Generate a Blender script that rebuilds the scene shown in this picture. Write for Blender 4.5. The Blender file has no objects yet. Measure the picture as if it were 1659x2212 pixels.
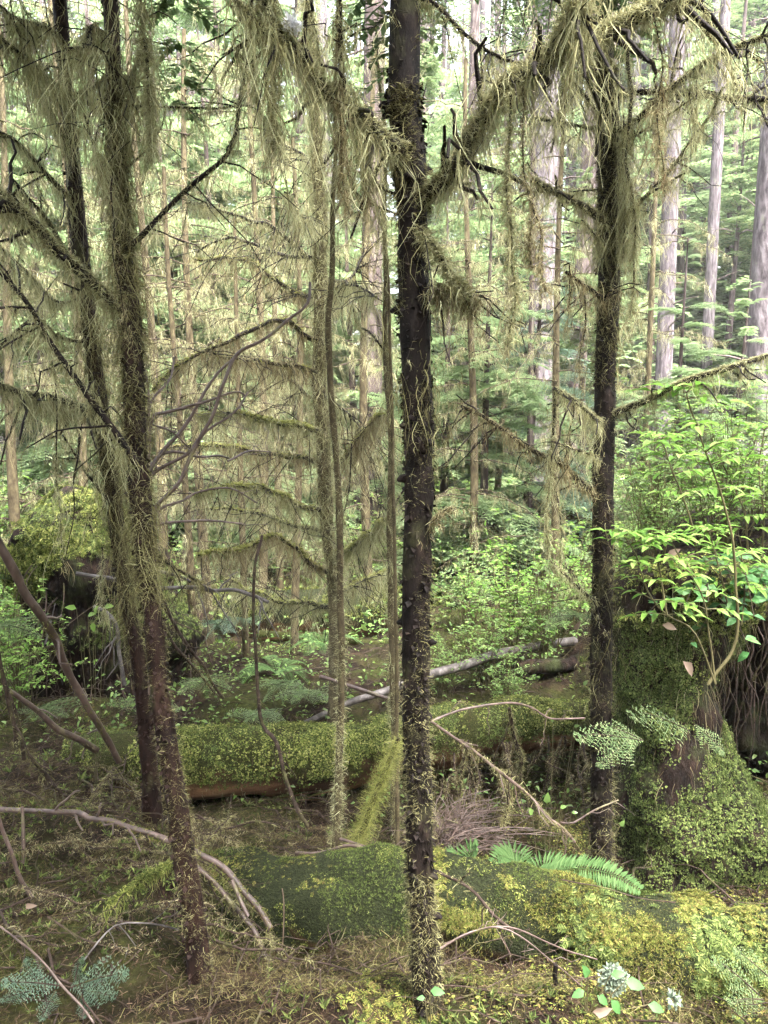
import bpy, math, random
import numpy as np
from mathutils import Vector

# ------------------------------------------------------------------ camera, sky, sun, exposure
SC = bpy.context.scene
COL = SC.collection
CAM_H, PITCH = 1.55, math.radians(7.3)
TY = math.tan(math.radians(69.4 / 2)); TX = TY * 0.75
cam = bpy.data.cameras.new("camera"); camo = bpy.data.objects.new("camera", cam); COL.objects.link(camo)
camo.location = (0, 0, CAM_H); camo.rotation_euler = (math.pi / 2 - PITCH, 0, 0)
cam.sensor_fit = 'VERTICAL'; cam.sensor_height = 36; cam.lens = 18 / TY
cam.clip_start = 0.02; cam.clip_end = 600
SC.camera = camo
SUN_EL, SUN_AZ = math.radians(66), math.radians(150)      # azimuth from +Y (ahead) towards +X
w = bpy.data.worlds.new("World"); SC.world = w; w.use_nodes = True
nt = w.node_tree; bgn = nt.nodes["Background"]
sky = nt.nodes.new("ShaderNodeTexSky"); sky.sky_type = 'NISHITA'; sky.sun_disc = False
sky.sun_elevation = SUN_EL; sky.sun_rotation = SUN_AZ
sky.air_density = 1.0; sky.dust_density = 6.0; sky.ozone_density = 0.6
hs = nt.nodes.new('ShaderNodeHueSaturation'); hs.inputs['Saturation'].default_value = .45          # overcast: greyer than a clear sky
nt.links.new(sky.outputs[0], hs.inputs['Color']); nt.links.new(hs.outputs[0], bgn.inputs[0]); bgn.inputs[1].default_value = 0.15
sl = bpy.data.lights.new("sun", 'SUN'); sl.energy = 2.6; sl.angle = math.radians(25); sl.color = (1, .97, .95)
so = bpy.data.objects.new("sun", sl); COL.objects.link(so)
sd = Vector((math.sin(SUN_AZ) * math.cos(SUN_EL), math.cos(SUN_AZ) * math.cos(SUN_EL), math.sin(SUN_EL)))
so.rotation_euler = sd.to_track_quat('Z', 'Y').to_euler(); so.location = (0, 0, 30)
SC.view_settings.view_transform = 'Standard'; SC.view_settings.look = 'None'
SC.view_settings.exposure = 4.1; SC.view_settings.gamma = 1
SC.cycles.max_bounces = 8; SC.cycles.diffuse_bounces = 4; SC.cycles.transmission_bounces = 6
SC.cycles.use_denoising = True
rng = np.random.default_rng(7)
PI = math.pi

# ------------------------------------------------------------------ helpers
_f = np.array([0, math.cos(PITCH), -math.sin(PITCH)]); _u = np.array([0, math.sin(PITCH), math.cos(PITCH)])
def W(u, v, Y):                       # a point seen at (u, v) of a 1659 x 2212 view, Y metres ahead
    d = _f + np.array([1., 0, 0]) * ((u - 829.5) / 829.5 * TX) + _u * ((1106 - v) / 1106 * TY)
    return np.array([0, 0, CAM_H]) + d * (Y / d[1])
def px(n, Y): return n * Y * 2 * TX / 1659          # size of n pixels at Y
def nrm(a):
    return a / np.maximum(np.linalg.norm(a, axis=-1, keepdims=True), 1e-9)
def _hash(ix, iy, iz, s):
    h = (ix * 374761393 + iy * 668265263 + iz * 2147483647 + s * 974711) & 0xffffffff
    h = ((h ^ (h >> 13)) * 1274126177) & 0xffffffff
    return ((h ^ (h >> 16)) & 0xffff) / 65535.0
def vnoise(p, s=0):
    p = np.asarray(p, float); i = np.floor(p).astype(np.int64); f = p - i; f = f * f * (3 - 2 * f)
    r = 0
    for dx in (0, 1):
        for dy in (0, 1):
            for dz in (0, 1):
                wt = (f[..., 0] if dx else 1 - f[..., 0]) * (f[..., 1] if dy else 1 - f[..., 1]) * (f[..., 2] if dz else 1 - f[..., 2])
                r = r + wt * _hash(i[..., 0] + dx, i[..., 1] + dy, i[..., 2] + dz, s)
    return r * 2 - 1
def fbm(p, o=3, s=0):
    p = np.asarray(p, float); r = 0; a = 1
    for k in range(o):
        r = r + a * vnoise(p, s + k); p = p * 2.03 + 5.1; a *= .5
    return r
def cat(pts, step):                   # Catmull-Rom through pts, resampled about every step metres
    P = np.asarray(pts, float)
    if len(P) == 2: P = np.array([P[0], (P[0] + P[1]) / 2, P[1]])
    Q = np.vstack([2 * P[0] - P[1], P, 2 * P[-1] - P[-2]]); out = []
    for i in range(1, len(Q) - 2):
        n = max(2, int(np.linalg.norm(Q[i + 1] - Q[i]) / step)); t = np.linspace(0, 1, n, endpoint=False)[:, None]
        a, b, c, d = Q[i - 1], Q[i], Q[i + 1], Q[i + 2]
        out.append(.5 * (2 * b + (c - a) * t + (2 * a - 5 * b + 4 * c - d) * t ** 2 + (3 * b - a - 3 * c + d) * t ** 3))
    return np.vstack(out + [P[-1:]])
def uvpath(pts, Y0, Y1=None, step=.03, wob=0.0):
    Y1 = Y0 if Y1 is None else Y1; n = len(pts)
    p = cat([W(p[0], p[1], Y0 + (Y1 - Y0) * k / (n - 1)) for k, p in enumerate(pts)], step)
    if wob:
        p = p + wob * np.stack([vnoise(p * 9 + 3, 1), vnoise(p * 9 + 9, 2), vnoise(p * 9 + 17, 3)], -1)
    return p
def taper(path, r0, r1, pw=1.0):
    t = np.linspace(0, 1, len(path)) ** pw
    return r0 + (r1 - r0) * t
class MB:
    def __init__(s): s.v = []; s.f = []; s.n = 0; s.m = []
    def add(s, v, f, mi=0):
        v = np.asarray(v, np.float32).reshape(-1, 3); f = np.asarray(f, np.int64)
        s.v.append(v); s.f.append(f + s.n); s.m.append(np.full(len(f), mi, np.int32)); s.n += len(v); return s
    def mesh(s, name, mats, org=(0, 0, 0), smooth=True):
        me = bpy.data.meshes.new(name)
        V = np.vstack(s.v) - np.asarray(org, np.float32); me.vertices.add(len(V)); me.vertices.foreach_set("co", V.ravel().astype(np.float32))
        tot = np.concatenate([np.full(len(f), f.shape[1], np.int32) for f in s.f]); loops = np.concatenate([f.ravel() for f in s.f]).astype(np.int32)
        me.loops.add(len(loops)); me.loops.foreach_set("vertex_index", loops)
        me.polygons.add(len(tot)); st = np.zeros(len(tot), np.int32); st[1:] = np.cumsum(tot)[:-1]
        me.polygons.foreach_set("loop_start", st); me.polygons.foreach_set("loop_total", tot)
        me.polygons.foreach_set("use_smooth", np.full(len(tot), smooth)); me.polygons.foreach_set("material_index", np.concatenate(s.m))
        for m in (mats if isinstance(mats, (list, tuple)) else [mats]): me.materials.append(m)
        me.update(calc_edges=True); return me
    def build(s, name, mats, parent=None, smooth=True, label=None):
        org = (0, 0, 0) if parent is None else ORG[parent.name]
        o = bpy.data.objects.new(name, s.mesh(name, mats, org, smooth)); COL.objects.link(o)
        if parent is not None: o.parent = parent; ORG[o.name] = org
        else: ORG[o.name] = (0, 0, 0)
        if label: o["label"] = label
        return o
ORG = {}
def tag(o, label, cat_, group=None, kind=None):
    o["label"] = label; o["category"] = cat_
    if group: o["group"] = group
    if kind: o["kind"] = kind
    return o
def thing(name, label, cat_, loc, group=None):
    o = bpy.data.objects.new(name, None); COL.objects.link(o); o.location = [float(x) for x in loc]
    o.empty_display_size = .1; ORG[o.name] = tuple(float(x) for x in loc); return tag(o, label, cat_, group)
def copy_tree(o, parent=None):
    c = o.copy(); COL.objects.link(c); c.parent = parent
    for ch in list(o.children): copy_tree(ch, c)
    return c
def place(o, loc, rz=0., s=1., tilt=0.):
    o.location = [float(x) for x in loc]; o.rotation_euler = (tilt, 0, rz); o.scale = (s, s, s)
    return o

def tube(mb, path, rad, sides=8, rough=0., rs=14., mi=0, cap=True, sq=None):
    p = np.asarray(path, float); K = len(p); rad = np.broadcast_to(np.asarray(rad, float), (K,))
    t = nrm(np.gradient(p, axis=0)); ref = np.array([0, 0, 1.]) if abs(t[0, 2]) < .8 else np.array([1., 0, 0])
    n = np.zeros_like(p); a = nrm(ref - t[0] * (ref @ t[0])); n[0] = a
    for k in range(1, K):
        a = a - t[k] * (a @ t[k]); a = a / max(np.linalg.norm(a), 1e-9); n[k] = a
    b = np.cross(t, n); th = np.arange(sides) / sides * 2 * PI
    ring = n[:, None] * np.cos(th)[None, :, None] + b[:, None] * np.sin(th)[None, :, None]
    r = np.repeat(rad[:, None], sides, 1)
    if rough: r = r * (1 + rough * fbm((p[:, None] + ring * rad[:, None, None]) * rs, 3, 5))
    V = p[:, None] + ring * r[..., None]
    i = np.arange(K - 1)[:, None] * sides; j = np.arange(sides)[None]; j2 = (j + 1) % sides
    F = np.stack([i + j, i + j2, i + sides + j2, i + sides + j], -1).reshape(-1, 4)
    mb.add(V, F, mi)
    if cap:
        for k, e in ((0, -1), (K - 1, 1)):
            c = p[k] + t[k] * e * rad[k] * .4; vv = np.vstack([V[k], c[None]]); jj = np.arange(sides)
            ff = np.stack([jj, (jj + 1) % sides, np.full(sides, sides)], -1)
            mb.add(vv, ff if e > 0 else ff[:, ::-1], mi)
    return ring, t
def strands(mb, S, D, L, Wd, seg=4, grav=0., sway=.1, ph=None, fr=None, mi=0, az=None):
    S = np.asarray(S, float); N = len(S)
    if N == 0: return
    L = np.broadcast_to(np.asarray(L, float), (N,)); Wd = np.broadcast_to(np.asarray(Wd, float), (N,))
    D = np.broadcast_to(np.asarray(D, float), (N, 3)); t = np.linspace(0, 1, seg + 1)[None, :, None]
    g = np.array([0, 0, -1.])
    pos = S[:, None] + L[:, None, None] * (D[:, None] * (t - grav * t * t / 2) + g * (grav * t * t * .75))
    ph = rng.uniform(0, 6.28, (N, 3)) if ph is None else ph
    fr = rng.uniform(2, 7, (N, 3)) if fr is None else fr
    sw = np.sin(ph[:, None] + fr[:, None] * t) - np.sin(ph[:, None])
    pos = pos + L[:, None, None] * sway * sw * np.array([1, 1, .35])
    az = rng.uniform(0, PI, N) if az is None else az
    side = np.stack([np.cos(az), np.sin(az), rng.uniform(-.3, .3, N)], -1)
    side = nrm(side - D * np.sum(side * D, -1, keepdims=True) * .9)
    tt = t[..., 0]; wt = Wd[:, None] * (1 - .85 * tt ** 1.5)
    V = np.stack([pos - side[:, None] * wt[..., None] / 2, pos + side[:, None] * wt[..., None] / 2], 2)
    k = np.arange(seg)[None, :] * 2; b = (np.arange(N) * (seg + 1) * 2)[:, None] + k
    F = np.stack([b, b + 1, b + 3, b + 2], -1).reshape(-1, 4)
    mb.add(V, F, mi)
def along(path, n, lo=0., hi=1., vals=None):
    s = rng.uniform(lo, hi, n) * (len(path) - 1); i = np.minimum(s.astype(int), len(path) - 2); f = (s - i)[:, None]
    p = path[i] * (1 - f) + path[i + 1] * f; t = nrm(path[i + 1] - path[i])
    if vals is None: return p, t
    vals = np.broadcast_to(np.asarray(vals, float), (len(path),))
    return p, t, vals[i] * (1 - f[:, 0]) + vals[i + 1] * f[:, 0]
DOWN = np.array([0, 0, -1.]); HANG = .75; FR = (0, 1)
def fuzz(mb, path, rad, n, L=(.01, .035), wd=(.0012, .003), grav=.55, up=0., lo=0., hi=1., seg=4, patch=0., mi=0, sway=.3, pscale=7.):
    p, t, r = along(path, n, lo, hi, rad)
    o = nrm(rng.normal(size=(n, 3)) + np.array([0, 0, up])); o = nrm(o - t * np.sum(o * t, -1, keepdims=True))
    if patch:
        keep = fbm(p * pscale + o * .8, 2, 11) > rng.normal(patch - .5, .18, n)
        p, t, r, o = p[keep], t[keep], r[keep], o[keep]; n = len(p)
    if FR[0]: r = r * (1 + FR[0] * fbm((p + o * r[:, None]) * FR[1], 3, 5))
    S = p + o * r[:, None] * .96; D = nrm(o + rng.normal(size=(n, 3)) * .8)
    strands(mb, S, D, rng.uniform(*L, n), rng.uniform(*wd, n), seg, grav, sway, mi=mi)
def hang(mb, path, n, L=(.05, .3), per=(4, 12), spread=.012, wd=(.001, .0028), lo=0., hi=1., rad=0., seg=6, pw=3.0, sway=.13, mi=0):
    n = max(2, int(n * HANG)); p, t, r = along(path, n, lo, hi, rad)
    cl = L[0] + (L[1] - L[0]) * rng.uniform(0, 1, n) ** pw
    k = rng.integers(per[0], per[1] + 1, n); idx = np.repeat(np.arange(n), k); N = len(idx)
    tight = rng.choice([.35, .6, 1.6], n)[idx][:, None]; S = p[idx] + (rng.normal(size=(N, 3)) * spread * np.array([1, 1, .5]) + t[idx] * rng.normal(size=(N, 1)) * spread * 1.3) * tight
    S[:, 2] -= r[idx] * .6
    ln = cl[idx] * rng.uniform(.25, 1.05, N); ph = rng.uniform(0, 6.28, (n, 3))[idx] + rng.normal(size=(N, 3)) * .5
    fr = rng.uniform(2, 6, (n, 3))[idx]
    D = nrm(DOWN + rng.normal(size=(N, 3)) * .07)
    strands(mb, S, D, ln, rng.uniform(*wd, N), seg, 0., sway, ph, fr, mi)
    # side hairs
    m = int(N * 1.2); q = rng.integers(0, N, m); tt = rng.uniform(.1, .9, m)
    S2 = S[q] + DOWN * (ln[q] * tt)[:, None] + (ln[q] * sway)[:, None] * (np.sin(ph[q] + fr[q] * tt[:, None]) - np.sin(ph[q])) * np.array([1, 1, .35])
    strands(mb, S2, nrm(rng.normal(size=(m, 3)) * np.array([1, 1, .4]) + DOWN * .4), rng.uniform(.008, .03, m), rng.uniform(.0008, .0018, m), 2, .8, .15, mi=mi)
def twigs(mb, path, n, L=(.05, .25), r=.0018, dirb=(0, 0, -.3), lo=.1, hi=1., fl=None, wob=.012, k=5):
    out = []; p, t = along(path, n, lo, hi); 
    for i in range(n):
        o = nrm(rng.normal(size=3)); d = nrm(o - t[i] * (o @ t[i]) + t[i] * rng.uniform(.2, .9) + np.array(dirb)); l = rng.uniform(*L)
        s = np.linspace(0, 1, k)[:, None]; q = p[i] + d * l * s + np.array([0, 0, -.25 * l]) * s ** 2 + rng.normal(size=(k, 3)) * wob * s
        tube(mb, q, taper(q, r, r * .45), 4, cap=False); out.append(q)
    return out
def stamp(mb, T, pos, xd, up, sc, mi=0):                 # copies of template T = (verts, faces), x along xd, z towards up
    tv, tf = T; pos = np.asarray(pos, float); N = len(pos)
    if N == 0: return
    x = nrm(np.broadcast_to(np.asarray(xd, float), (N, 3))); y = nrm(np.cross(np.broadcast_to(np.asarray(up, float), (N, 3)), x)); z = np.cross(x, y)
    sc = np.broadcast_to(np.asarray(sc, float), (N,))
    R = np.stack([x, y, z], 1)
    V = np.einsum('kc,ncd->nkd', tv, R) * sc[:, None, None] + pos[:, None]
    F = tf[None] + (np.arange(N) * len(tv))[:, None, None]
    mb.add(V, F.reshape(-1, tf.shape[1]), mi)

# ------------------------------------------------------------------ leaf and spray templates
def kites(S, D, L, Wd, up, bend=0.):                     # flat pointed leaflets: quads base-left-tip-right
    S = np.asarray(S, float); D = nrm(np.asarray(D, float)); y = nrm(np.cross(np.broadcast_to(up, D.shape), D)); z = np.cross(D, y)
    L = np.asarray(L, float)[:, None]; Wd = np.asarray(Wd, float)[:, None]
    m = S + D * L * .45; V = np.stack([S, m - y * Wd / 2, S + D * L - z * bend * L, m + y * Wd / 2], 1)
    F = np.arange(len(S))[:, None] * 4 + np.arange(4)
    return V.reshape(-1, 3), F
def leaf_oval(wd=.5, fold=.12, droop=.15):
    v = np.array([[0, 0, 0], [.3, -wd * .48, fold], [.68, -wd * .36, fold * .6 - droop * .4], [1, 0, -droop], [.68, wd * .36, fold * .6 - droop * .4], [.3, wd * .48, fold], [.5, 0, 0]])
    f = np.array([[0, 1, 2, 6], [6, 2, 3, 3], [0, 6, 4, 5], [6, 3, 4, 4]])
    # as quads/tri mix -> split into tris for a clean mesh
    t = np.array([[0, 1, 6], [1, 2, 6], [2, 3, 6], [0, 6, 5], [6, 4, 5], [6, 3, 4]])
    return v, t
def tuft(n=6, L=1., spread=.8, wd=.16, seed=0):
    r = np.random.default_rng(seed); az = np.arange(n) / n * 6.28 + r.uniform(0, .8, n); tl = r.uniform(.25, 1, n) * spread
    D = np.stack([np.cos(az) * np.sin(tl), np.sin(az) * np.sin(tl), np.cos(tl)], -1)
    return kites(r.normal(size=(n, 3)) * .08 * np.array([1, 1, 0]), D, r.uniform(.5, 1, n) * L, np.full(n, wd), np.array([.3, .2, 1.]), .25)
def frond_moss(n=7, seed=0):                             # fern-like moss frond lying along x
    r = np.random.default_rng(seed); s = np.linspace(.05, .95, n); S = np.stack([s, 0 * s, .12 * np.sin(s * 3)], -1)
    l = .42 * np.sin(s * 2.6 + .35); S2 = np.vstack([S, S, [[0, 0, 0]]])
    D = np.vstack([np.stack([.6 + 0 * s, 1 + 0 * s, r.normal(0, .2, n)], -1), np.stack([.6 + 0 * s, -1 + 0 * s, r.normal(0, .2, n)], -1), [[1, 0, .1]]])
    return kites(S2, D, np.concatenate([l, l, [1.05]]), np.concatenate([l * .35, l * .35, [.07]]), np.array([0, 0, 1.]), .15)
def bough(seed, nt=16, nl=6, droop=.45, Lw=.42, blade=.055):    # a flat conifer spray along x, length 1
    r = np.random.default_rng(seed); Ss, Ds, Ls, Ws = [], [], [], []
    ax = lambda s: np.stack([s, .03 * np.sin(s * 5 + seed), -droop * s ** 1.9 + .06 * np.sin(s * 3)], -1)
    s = np.linspace(.1, .97, nt)
    for k, t in enumerate(s):
        for sg in (1, -1):
            b = ax(np.array(t + r.uniform(-.02, .02))); l = Lw * (1.05 - t) ** .7 * r.uniform(.65, 1.1) * min(1, t * 4 + .35)
            d = nrm(np.array([.75 + r.normal(0, .15), sg, -.12 + r.normal(0, .12)]))
            q = np.linspace(.08, .95, nl); c = b + d * l * q[:, None] + np.array([0, 0, -.3]) * l * (q ** 2)[:, None]
            for s2 in (1, -1):
                y = nrm(np.cross([0, 0, 1.], d)) * s2
                Ss.append(c); Ds.append(d * .8 + y + r.normal(0, .18, (nl, 3))); Ls.append(l * (.30 - .16 * q) * r.uniform(.8, 1.25, nl) + .012); Ws.append(np.full(nl, blade * .62))
            Ss.append(b[None]); Ds.append((d + np.array([0, 0, -.12]))[None]); Ls.append(np.array([l])); Ws.append(np.array([blade * .3]))
    return kites(np.vstack(Ss), np.vstack(Ds), np.concatenate(Ls), np.concatenate(Ws), np.array([0, 0, 1.]), .1)
def needle_sprig(seed, nt=7, nn=9, droop=.3):           # a near hemlock sprig with single needles
    r = np.random.default_rng(seed); Ss, Ds, Ls, Ws = [], [], [], []
    def tw(b, d, l, n):
        q = np.linspace(.03, 1, n); c = b + d * l * q[:, None] + np.array([0, 0, -.22]) * l * (q ** 2)[:, None]
        y0 = nrm(np.cross([0, 0, 1.], d))
        for sg in (1, -1):
            Ss.append(c); Ds.append(d * .45 + y0 * sg + r.normal(0, .16, (n, 3))); Ls.append(r.uniform(.05, .08, n) * (1.15 - .4 * q)); Ws.append(np.full(n, .026))
        Ss.append(b[None]); Ds.append((d + np.array([0, 0, -.15]))[None]); Ls.append(np.array([l])); Ws.append(np.array([.012]))
    tw(np.zeros(3), np.array([1., 0, 0]), 1., int(nn * 2))
    for k, t in enumerate(np.linspace(.12, .92, nt)):
        for sg in (1, -1):
            l = .5 * (1.05 - t) ** .8 * r.uniform(.75, 1.15)
            d = nrm(np.array([.9, sg * .9, r.normal(-.05, .12)])); b = np.array([t, 0, -.22 * t * t])
            tw(b, d, l, max(5, int(nn * l * 2.2)))
    return kites(np.vstack(Ss), np.vstack(Ds), np.concatenate(Ls), np.concatenate(Ws), np.array([0, 0, 1.]), .05)
TUFT = [tuft(6, 1, .9, .2, k) for k in range(3)]
def leafy(n=7, seed=0):
    r = np.random.default_rng(seed); h = r.uniform(0, 1, n); az = r.uniform(0, 6.28, n); D = np.stack([np.cos(az), np.sin(az), r.uniform(-.3, .5, n)], -1); S = np.stack([r.normal(0, .25, n), r.normal(0, .25, n), h], -1)
    return kites(S, D, r.uniform(.4, .7, n), r.uniform(.3, .45, n), np.array([.2, .1, 1.]), .2)
LEAFY = [leafy(7, k) for k in range(3)]
FRM = [frond_moss(6, k) for k in range(3)]
BOUGH = [bough(k, droop=d) for k, d in enumerate((.35, .55, .45, .7))]
BOUGH_FINE = [bough(20 + k, nt=28, nl=9, blade=.026, droop=d) for k, d in enumerate((.35, .55, .45, .7))]
BOUGH_FAR = [bough(10 + k, nt=9, nl=4, blade=.1, droop=d) for k, d in enumerate((.4, .6, .5))]
SPRIG = [needle_sprig(k) for k in range(3)]
LEAF = leaf_oval(.5); LEAFN = leaf_oval(.36, .1, .2); LEAFB = leaf_oval(.62, .08, .22)

# ------------------------------------------------------------------ materials
def mat(name):
    m = bpy.data.materials.new(name); m.use_nodes = True; t = m.node_tree; return m, t, t.nodes["Principled BSDF"]
def ramp(t, stops, fac):
    n = t.nodes.new("ShaderNodeValToRGB"); e = n.color_ramp.elements
    while len(e) < len(stops): e.new(.5)
    for k, (p, c) in enumerate(stops): e[k].position = p; e[k].color = (*c, 1)
    t.links.new(fac, n.inputs[0]); return n.outputs[0]
def leafmat(name, cols, trans=.35, rough=.6, spec=.2, ncol=None):
    m, t, b = mat(name); g = t.nodes.new("ShaderNodeNewGeometry")
    c = ramp(t, [(k / (len(cols) - 1), x) for k, x in enumerate(cols)], g.outputs["Random Per Island"])
    t.links.new(c, b.inputs["Base Color"]); b.inputs["Roughness"].default_value = rough; b.inputs["Specular IOR Level"].default_value = spec
    if trans:
        tr = t.nodes.new("ShaderNodeBsdfTranslucent"); t.links.new(c, tr.inputs[0])
        mx = t.nodes.new("ShaderNodeMixShader"); mx.inputs[0].default_value = trans
        t.links.new(b.outputs[0], mx.inputs[1]); t.links.new(tr.outputs[0], mx.inputs[2]); t.links.new(mx.outputs[0], t.nodes["Material Output"].inputs[0])
    return m
def noise(t, sc, stretch=(1, 1, 1), det=6, rough=.6, co="Object"):
    tc = t.nodes.new("ShaderNodeTexCoord"); mp = t.nodes.new("ShaderNodeMapping"); mp.inputs["Scale"].default_value = stretch
    n = t.nodes.new("ShaderNodeTexNoise"); n.inputs["Scale"].default_value = sc; n.inputs["Detail"].default_value = det; n.inputs["Roughness"].default_value = rough
    t.links.new(tc.outputs[co], mp.inputs[0]); t.links.new(mp.outputs[0], n.inputs["Vector"]); return n.outputs["Fac"]
def barkmat(name, stops, sc=18, stretch=(1, 1, .25), bump=.5, rough=.85, dist=.01, patch=None, psc=5., pr=(.52, .62), spec=.15):
    m, t, b = mat(name); f = noise(t, sc, stretch); c = ramp(t, stops, f)
    if patch:
        f2 = noise(t, psc, (1, 1, .7), 5, .65); k = ramp(t, [(pr[0], (0, 0, 0)), (pr[1], (1, 1, 1))], f2)
        mx = t.nodes.new("ShaderNodeMix"); mx.data_type = 'RGBA'; t.links.new(k, mx.inputs[0]); t.links.new(c, mx.inputs[6]); mx.inputs[7].default_value = (*patch, 1); c = mx.outputs[2]
    t.links.new(c, b.inputs["Base Color"]); b.inputs["Roughness"].default_value = rough; b.inputs["Specular IOR Level"].default_value = spec
    bp = t.nodes.new("ShaderNodeBump"); bp.inputs["Strength"].default_value = bump; bp.inputs["Distance"].default_value = dist
    t.links.new(f, bp.inputs["Height"]); t.links.new(bp.outputs[0], b.inputs["Normal"]); return m
M = {}
M['bark'] = barkmat("dark_bark", [(.3, (.003, .002, .0015)), (.55, (.010, .0065, .005)), (.75, (.030, .020, .015))], 26, (1, 1, .5), .9, .75, .012, (.040, .040, .017), 9, (.55, .7))
M['bark_red'] = barkmat("reddish_bark", [(.3, (.004, .002, .0015)), (.55, (.017, .008, .0055)), (.75, (.042, .024, .017))], 26, (1, 1, .4), .8, .7, .01, (.06, .06, .025), 8, (.58, .72))
M['stem_bark'] = barkmat("mossy_stem_bark", [(.3, (.03, .022, .013)), (.55, (.085, .068, .038)), (.75, (.15, .13, .07))], 26, (1, 1, .5), .8, .85, .01)
M['bark_far'] = barkmat("grey_bark", [(.3, (.022, .018, .020)), (.48, (.068, .056, .060)), (.7, (.15, .132, .138))], 13, (1, 1, .3), 1., .9, .04, (.11, .115, .085), 4, (.58, .72))
M['bark_brown'] = barkmat("brown_bark", [(.3, (.018, .013, .013)), (.5, (.055, .040, .037)), (.7, (.12, .096, .09))], 13, (1, 1, .3), .8, .85, .03, (.22, .22, .13), 3, (.6, .75))
M['twig'] = barkmat("dead_twig", [(.3, (.012, .008, .006)), (.55, (.042, .028, .021)), (.75, (.10, .074, .06))], 45, (1, 1, 1), .8, .8, .004, (.07, .07, .025), 14, (.52, .66))
M['grey_wood'] = barkmat("weathered_wood", [(.35, (.035, .03, .027)), (.52, (.075, .065, .060)), (.74, (.22, .20, .19))], 16, (1, 1, 1), .4, .55, .004)
M['smooth_stick'] = barkmat("smooth_stick", [(.3, (.030, .018, .014)), (.55, (.085, .055, .044)), (.78, (.18, .135, .115))], 26, (1, 1, .5), .6, .5, .004, (.16, .15, .06), 6, (.58, .7), .5)
M['hang'] = leafmat("hanging_moss", [(.13, .11, .055), (.275, .26, .13), (.39, .38, .21), (.48, .485, .29)], .4, .9, .1)
M['hang_brown'] = leafmat("brown_moss", [(.09, .06, .03), (.20, .16, .085), (.32, .28, .15), (.42, .40, .24)], .4, .9, .1)
M['fuzz'] = leafmat("trunk_moss", [(.06, .048, .022), (.15, .138, .06), (.29, .28, .14)], .25, .9, .1)
M['moss'] = leafmat("log_moss", [(.022, .03, .009), (.065, .088, .020), (.165, .195, .042), (.33, .335, .11)], .35, .8, .15)
M['moss_dark'] = leafmat("dark_moss", [(.03, .045, .012), (.08, .115, .028), (.20, .235, .07)], .3, .8, .2)
M['moss_gold'] = leafmat("golden_moss", [(.02, .028, .008), (.075, .095, .022), (.19, .215, .045), (.13, .092, .035), (.29, .29, .075)], .35, .8, .15)
M['moss_green'] = leafmat("branch_moss", [(.10, .11, .024), (.235, .25, .062), (.40, .40, .15)], .35, .8, .15)
M['needle'] = leafmat("conifer_needles", [(.055, .092, .036), (.095, .145, .060), (.145, .20, .088), (.21, .235, .115)], .45, .65, .15)
M['needle_young'] = leafmat("young_needles", [(.115, .18, .078), (.175, .245, .115), (.245, .315, .155)], .48, .5, .35)
M['needle_blue'] = leafmat("blue_green_needles", [(.045, .085, .052), (.085, .14, .09), (.135, .195, .13)], .3, .4, .5)
M['shrub'] = leafmat("shrub_leaves", [(.075, .145, .032), (.13, .22, .055), (.21, .30, .085)], .45, .4, .4)
M['shrub_bright'] = leafmat("bright_leaves", [(.08, .17, .025), (.14, .27, .045), (.20, .33, .07), (.25, .34, .10)], .5, .5, .2)
M['salal'] = leafmat("leathery_leaves", [(.03, .09, .025), (.055, .14, .04), (.09, .17, .05)], .2, .5, .2)
M['fern'] = leafmat("fern_leaflets", [(.05, .10, .03), (.10, .165, .06)], .4, .7, .12)
M['stem'] = barkmat("green_stem", [(.3, (.045, .04, .018)), (.7, (.12, .105, .05))], 14, bump=.1, rough=.5)
M['litter'] = leafmat("needle_litter", [(.008, .005, .003), (.025, .015, .009), (.06, .036, .022), (.13, .09, .06)], .1, .8, .15)
M['dead_leaf'] = leafmat("dead_leaf", [(.15, .10, .07), (.26, .195, .15)], .3, .7, .2)
M['lichen'] = leafmat("pale_lichen", [(.13, .17, .12), (.27, .31, .235)], .25, .9, .1)
M['rot'] = barkmat("rotten_wood", [(.3, (.018, .009, .006)), (.5, (.075, .038, .02)), (.66, (.17, .095, .045)), (.8, (.26, .17, .09))], 9, (.18, 1, 1), .9, .8, .03)
M['soil'] = barkmat("stump_wood", [(.3, (.003, .002, .0015)), (.52, (.013, .008, .006)), (.72, (.042, .025, .017))], 16, (1, 1, .25), 1., .95, .05, (.028, .034, .012), 6, (.5, .68))
def groundmat():
    m, t, b = mat("forest_floor"); f = noise(t, 9, det=9, rough=.7); c = ramp(t, [(.3, (.004, .0025, .002)), (.5, (.014, .009, .006)), (.62, (.032, .021, .013)), (.8, (.065, .045, .028))], f)
    f2 = noise(t, 1.7, det=6, rough=.65); k = ramp(t, [(.45, (0, 0, 0)), (.62, (1, 1, 1))], f2); f3 = noise(t, 45, det=5); c2 = ramp(t, [(.3, (.010, .012, .004)), (.6, (.035, .04, .010)), (.8, (.075, .08, .02))], f3)
    mx = t.nodes.new("ShaderNodeMix"); mx.data_type = 'RGBA'; t.links.new(k, mx.inputs[0]); t.links.new(c, mx.inputs[6]); t.links.new(c2, mx.inputs[7])
    t.links.new(mx.outputs[2], b.inputs["Base Color"]); b.inputs["Roughness"].default_value = .95; b.inputs["Specular IOR Level"].default_value = .08
    bp = t.nodes.new("ShaderNodeBump"); bp.inputs["Strength"].default_value = .8; bp.inputs["Distance"].default_value = .03
    t.links.new(f3, bp.inputs["Height"]); t.links.new(bp.outputs[0], b.inputs["Normal"]); return m
M['moss_brown'] = leafmat("ground_strands", [(.018, .012, .007), (.048, .036, .016), (.10, .085, .034), (.19, .175, .075)], .25, .9, .1)
M['ground'] = groundmat()
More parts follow.
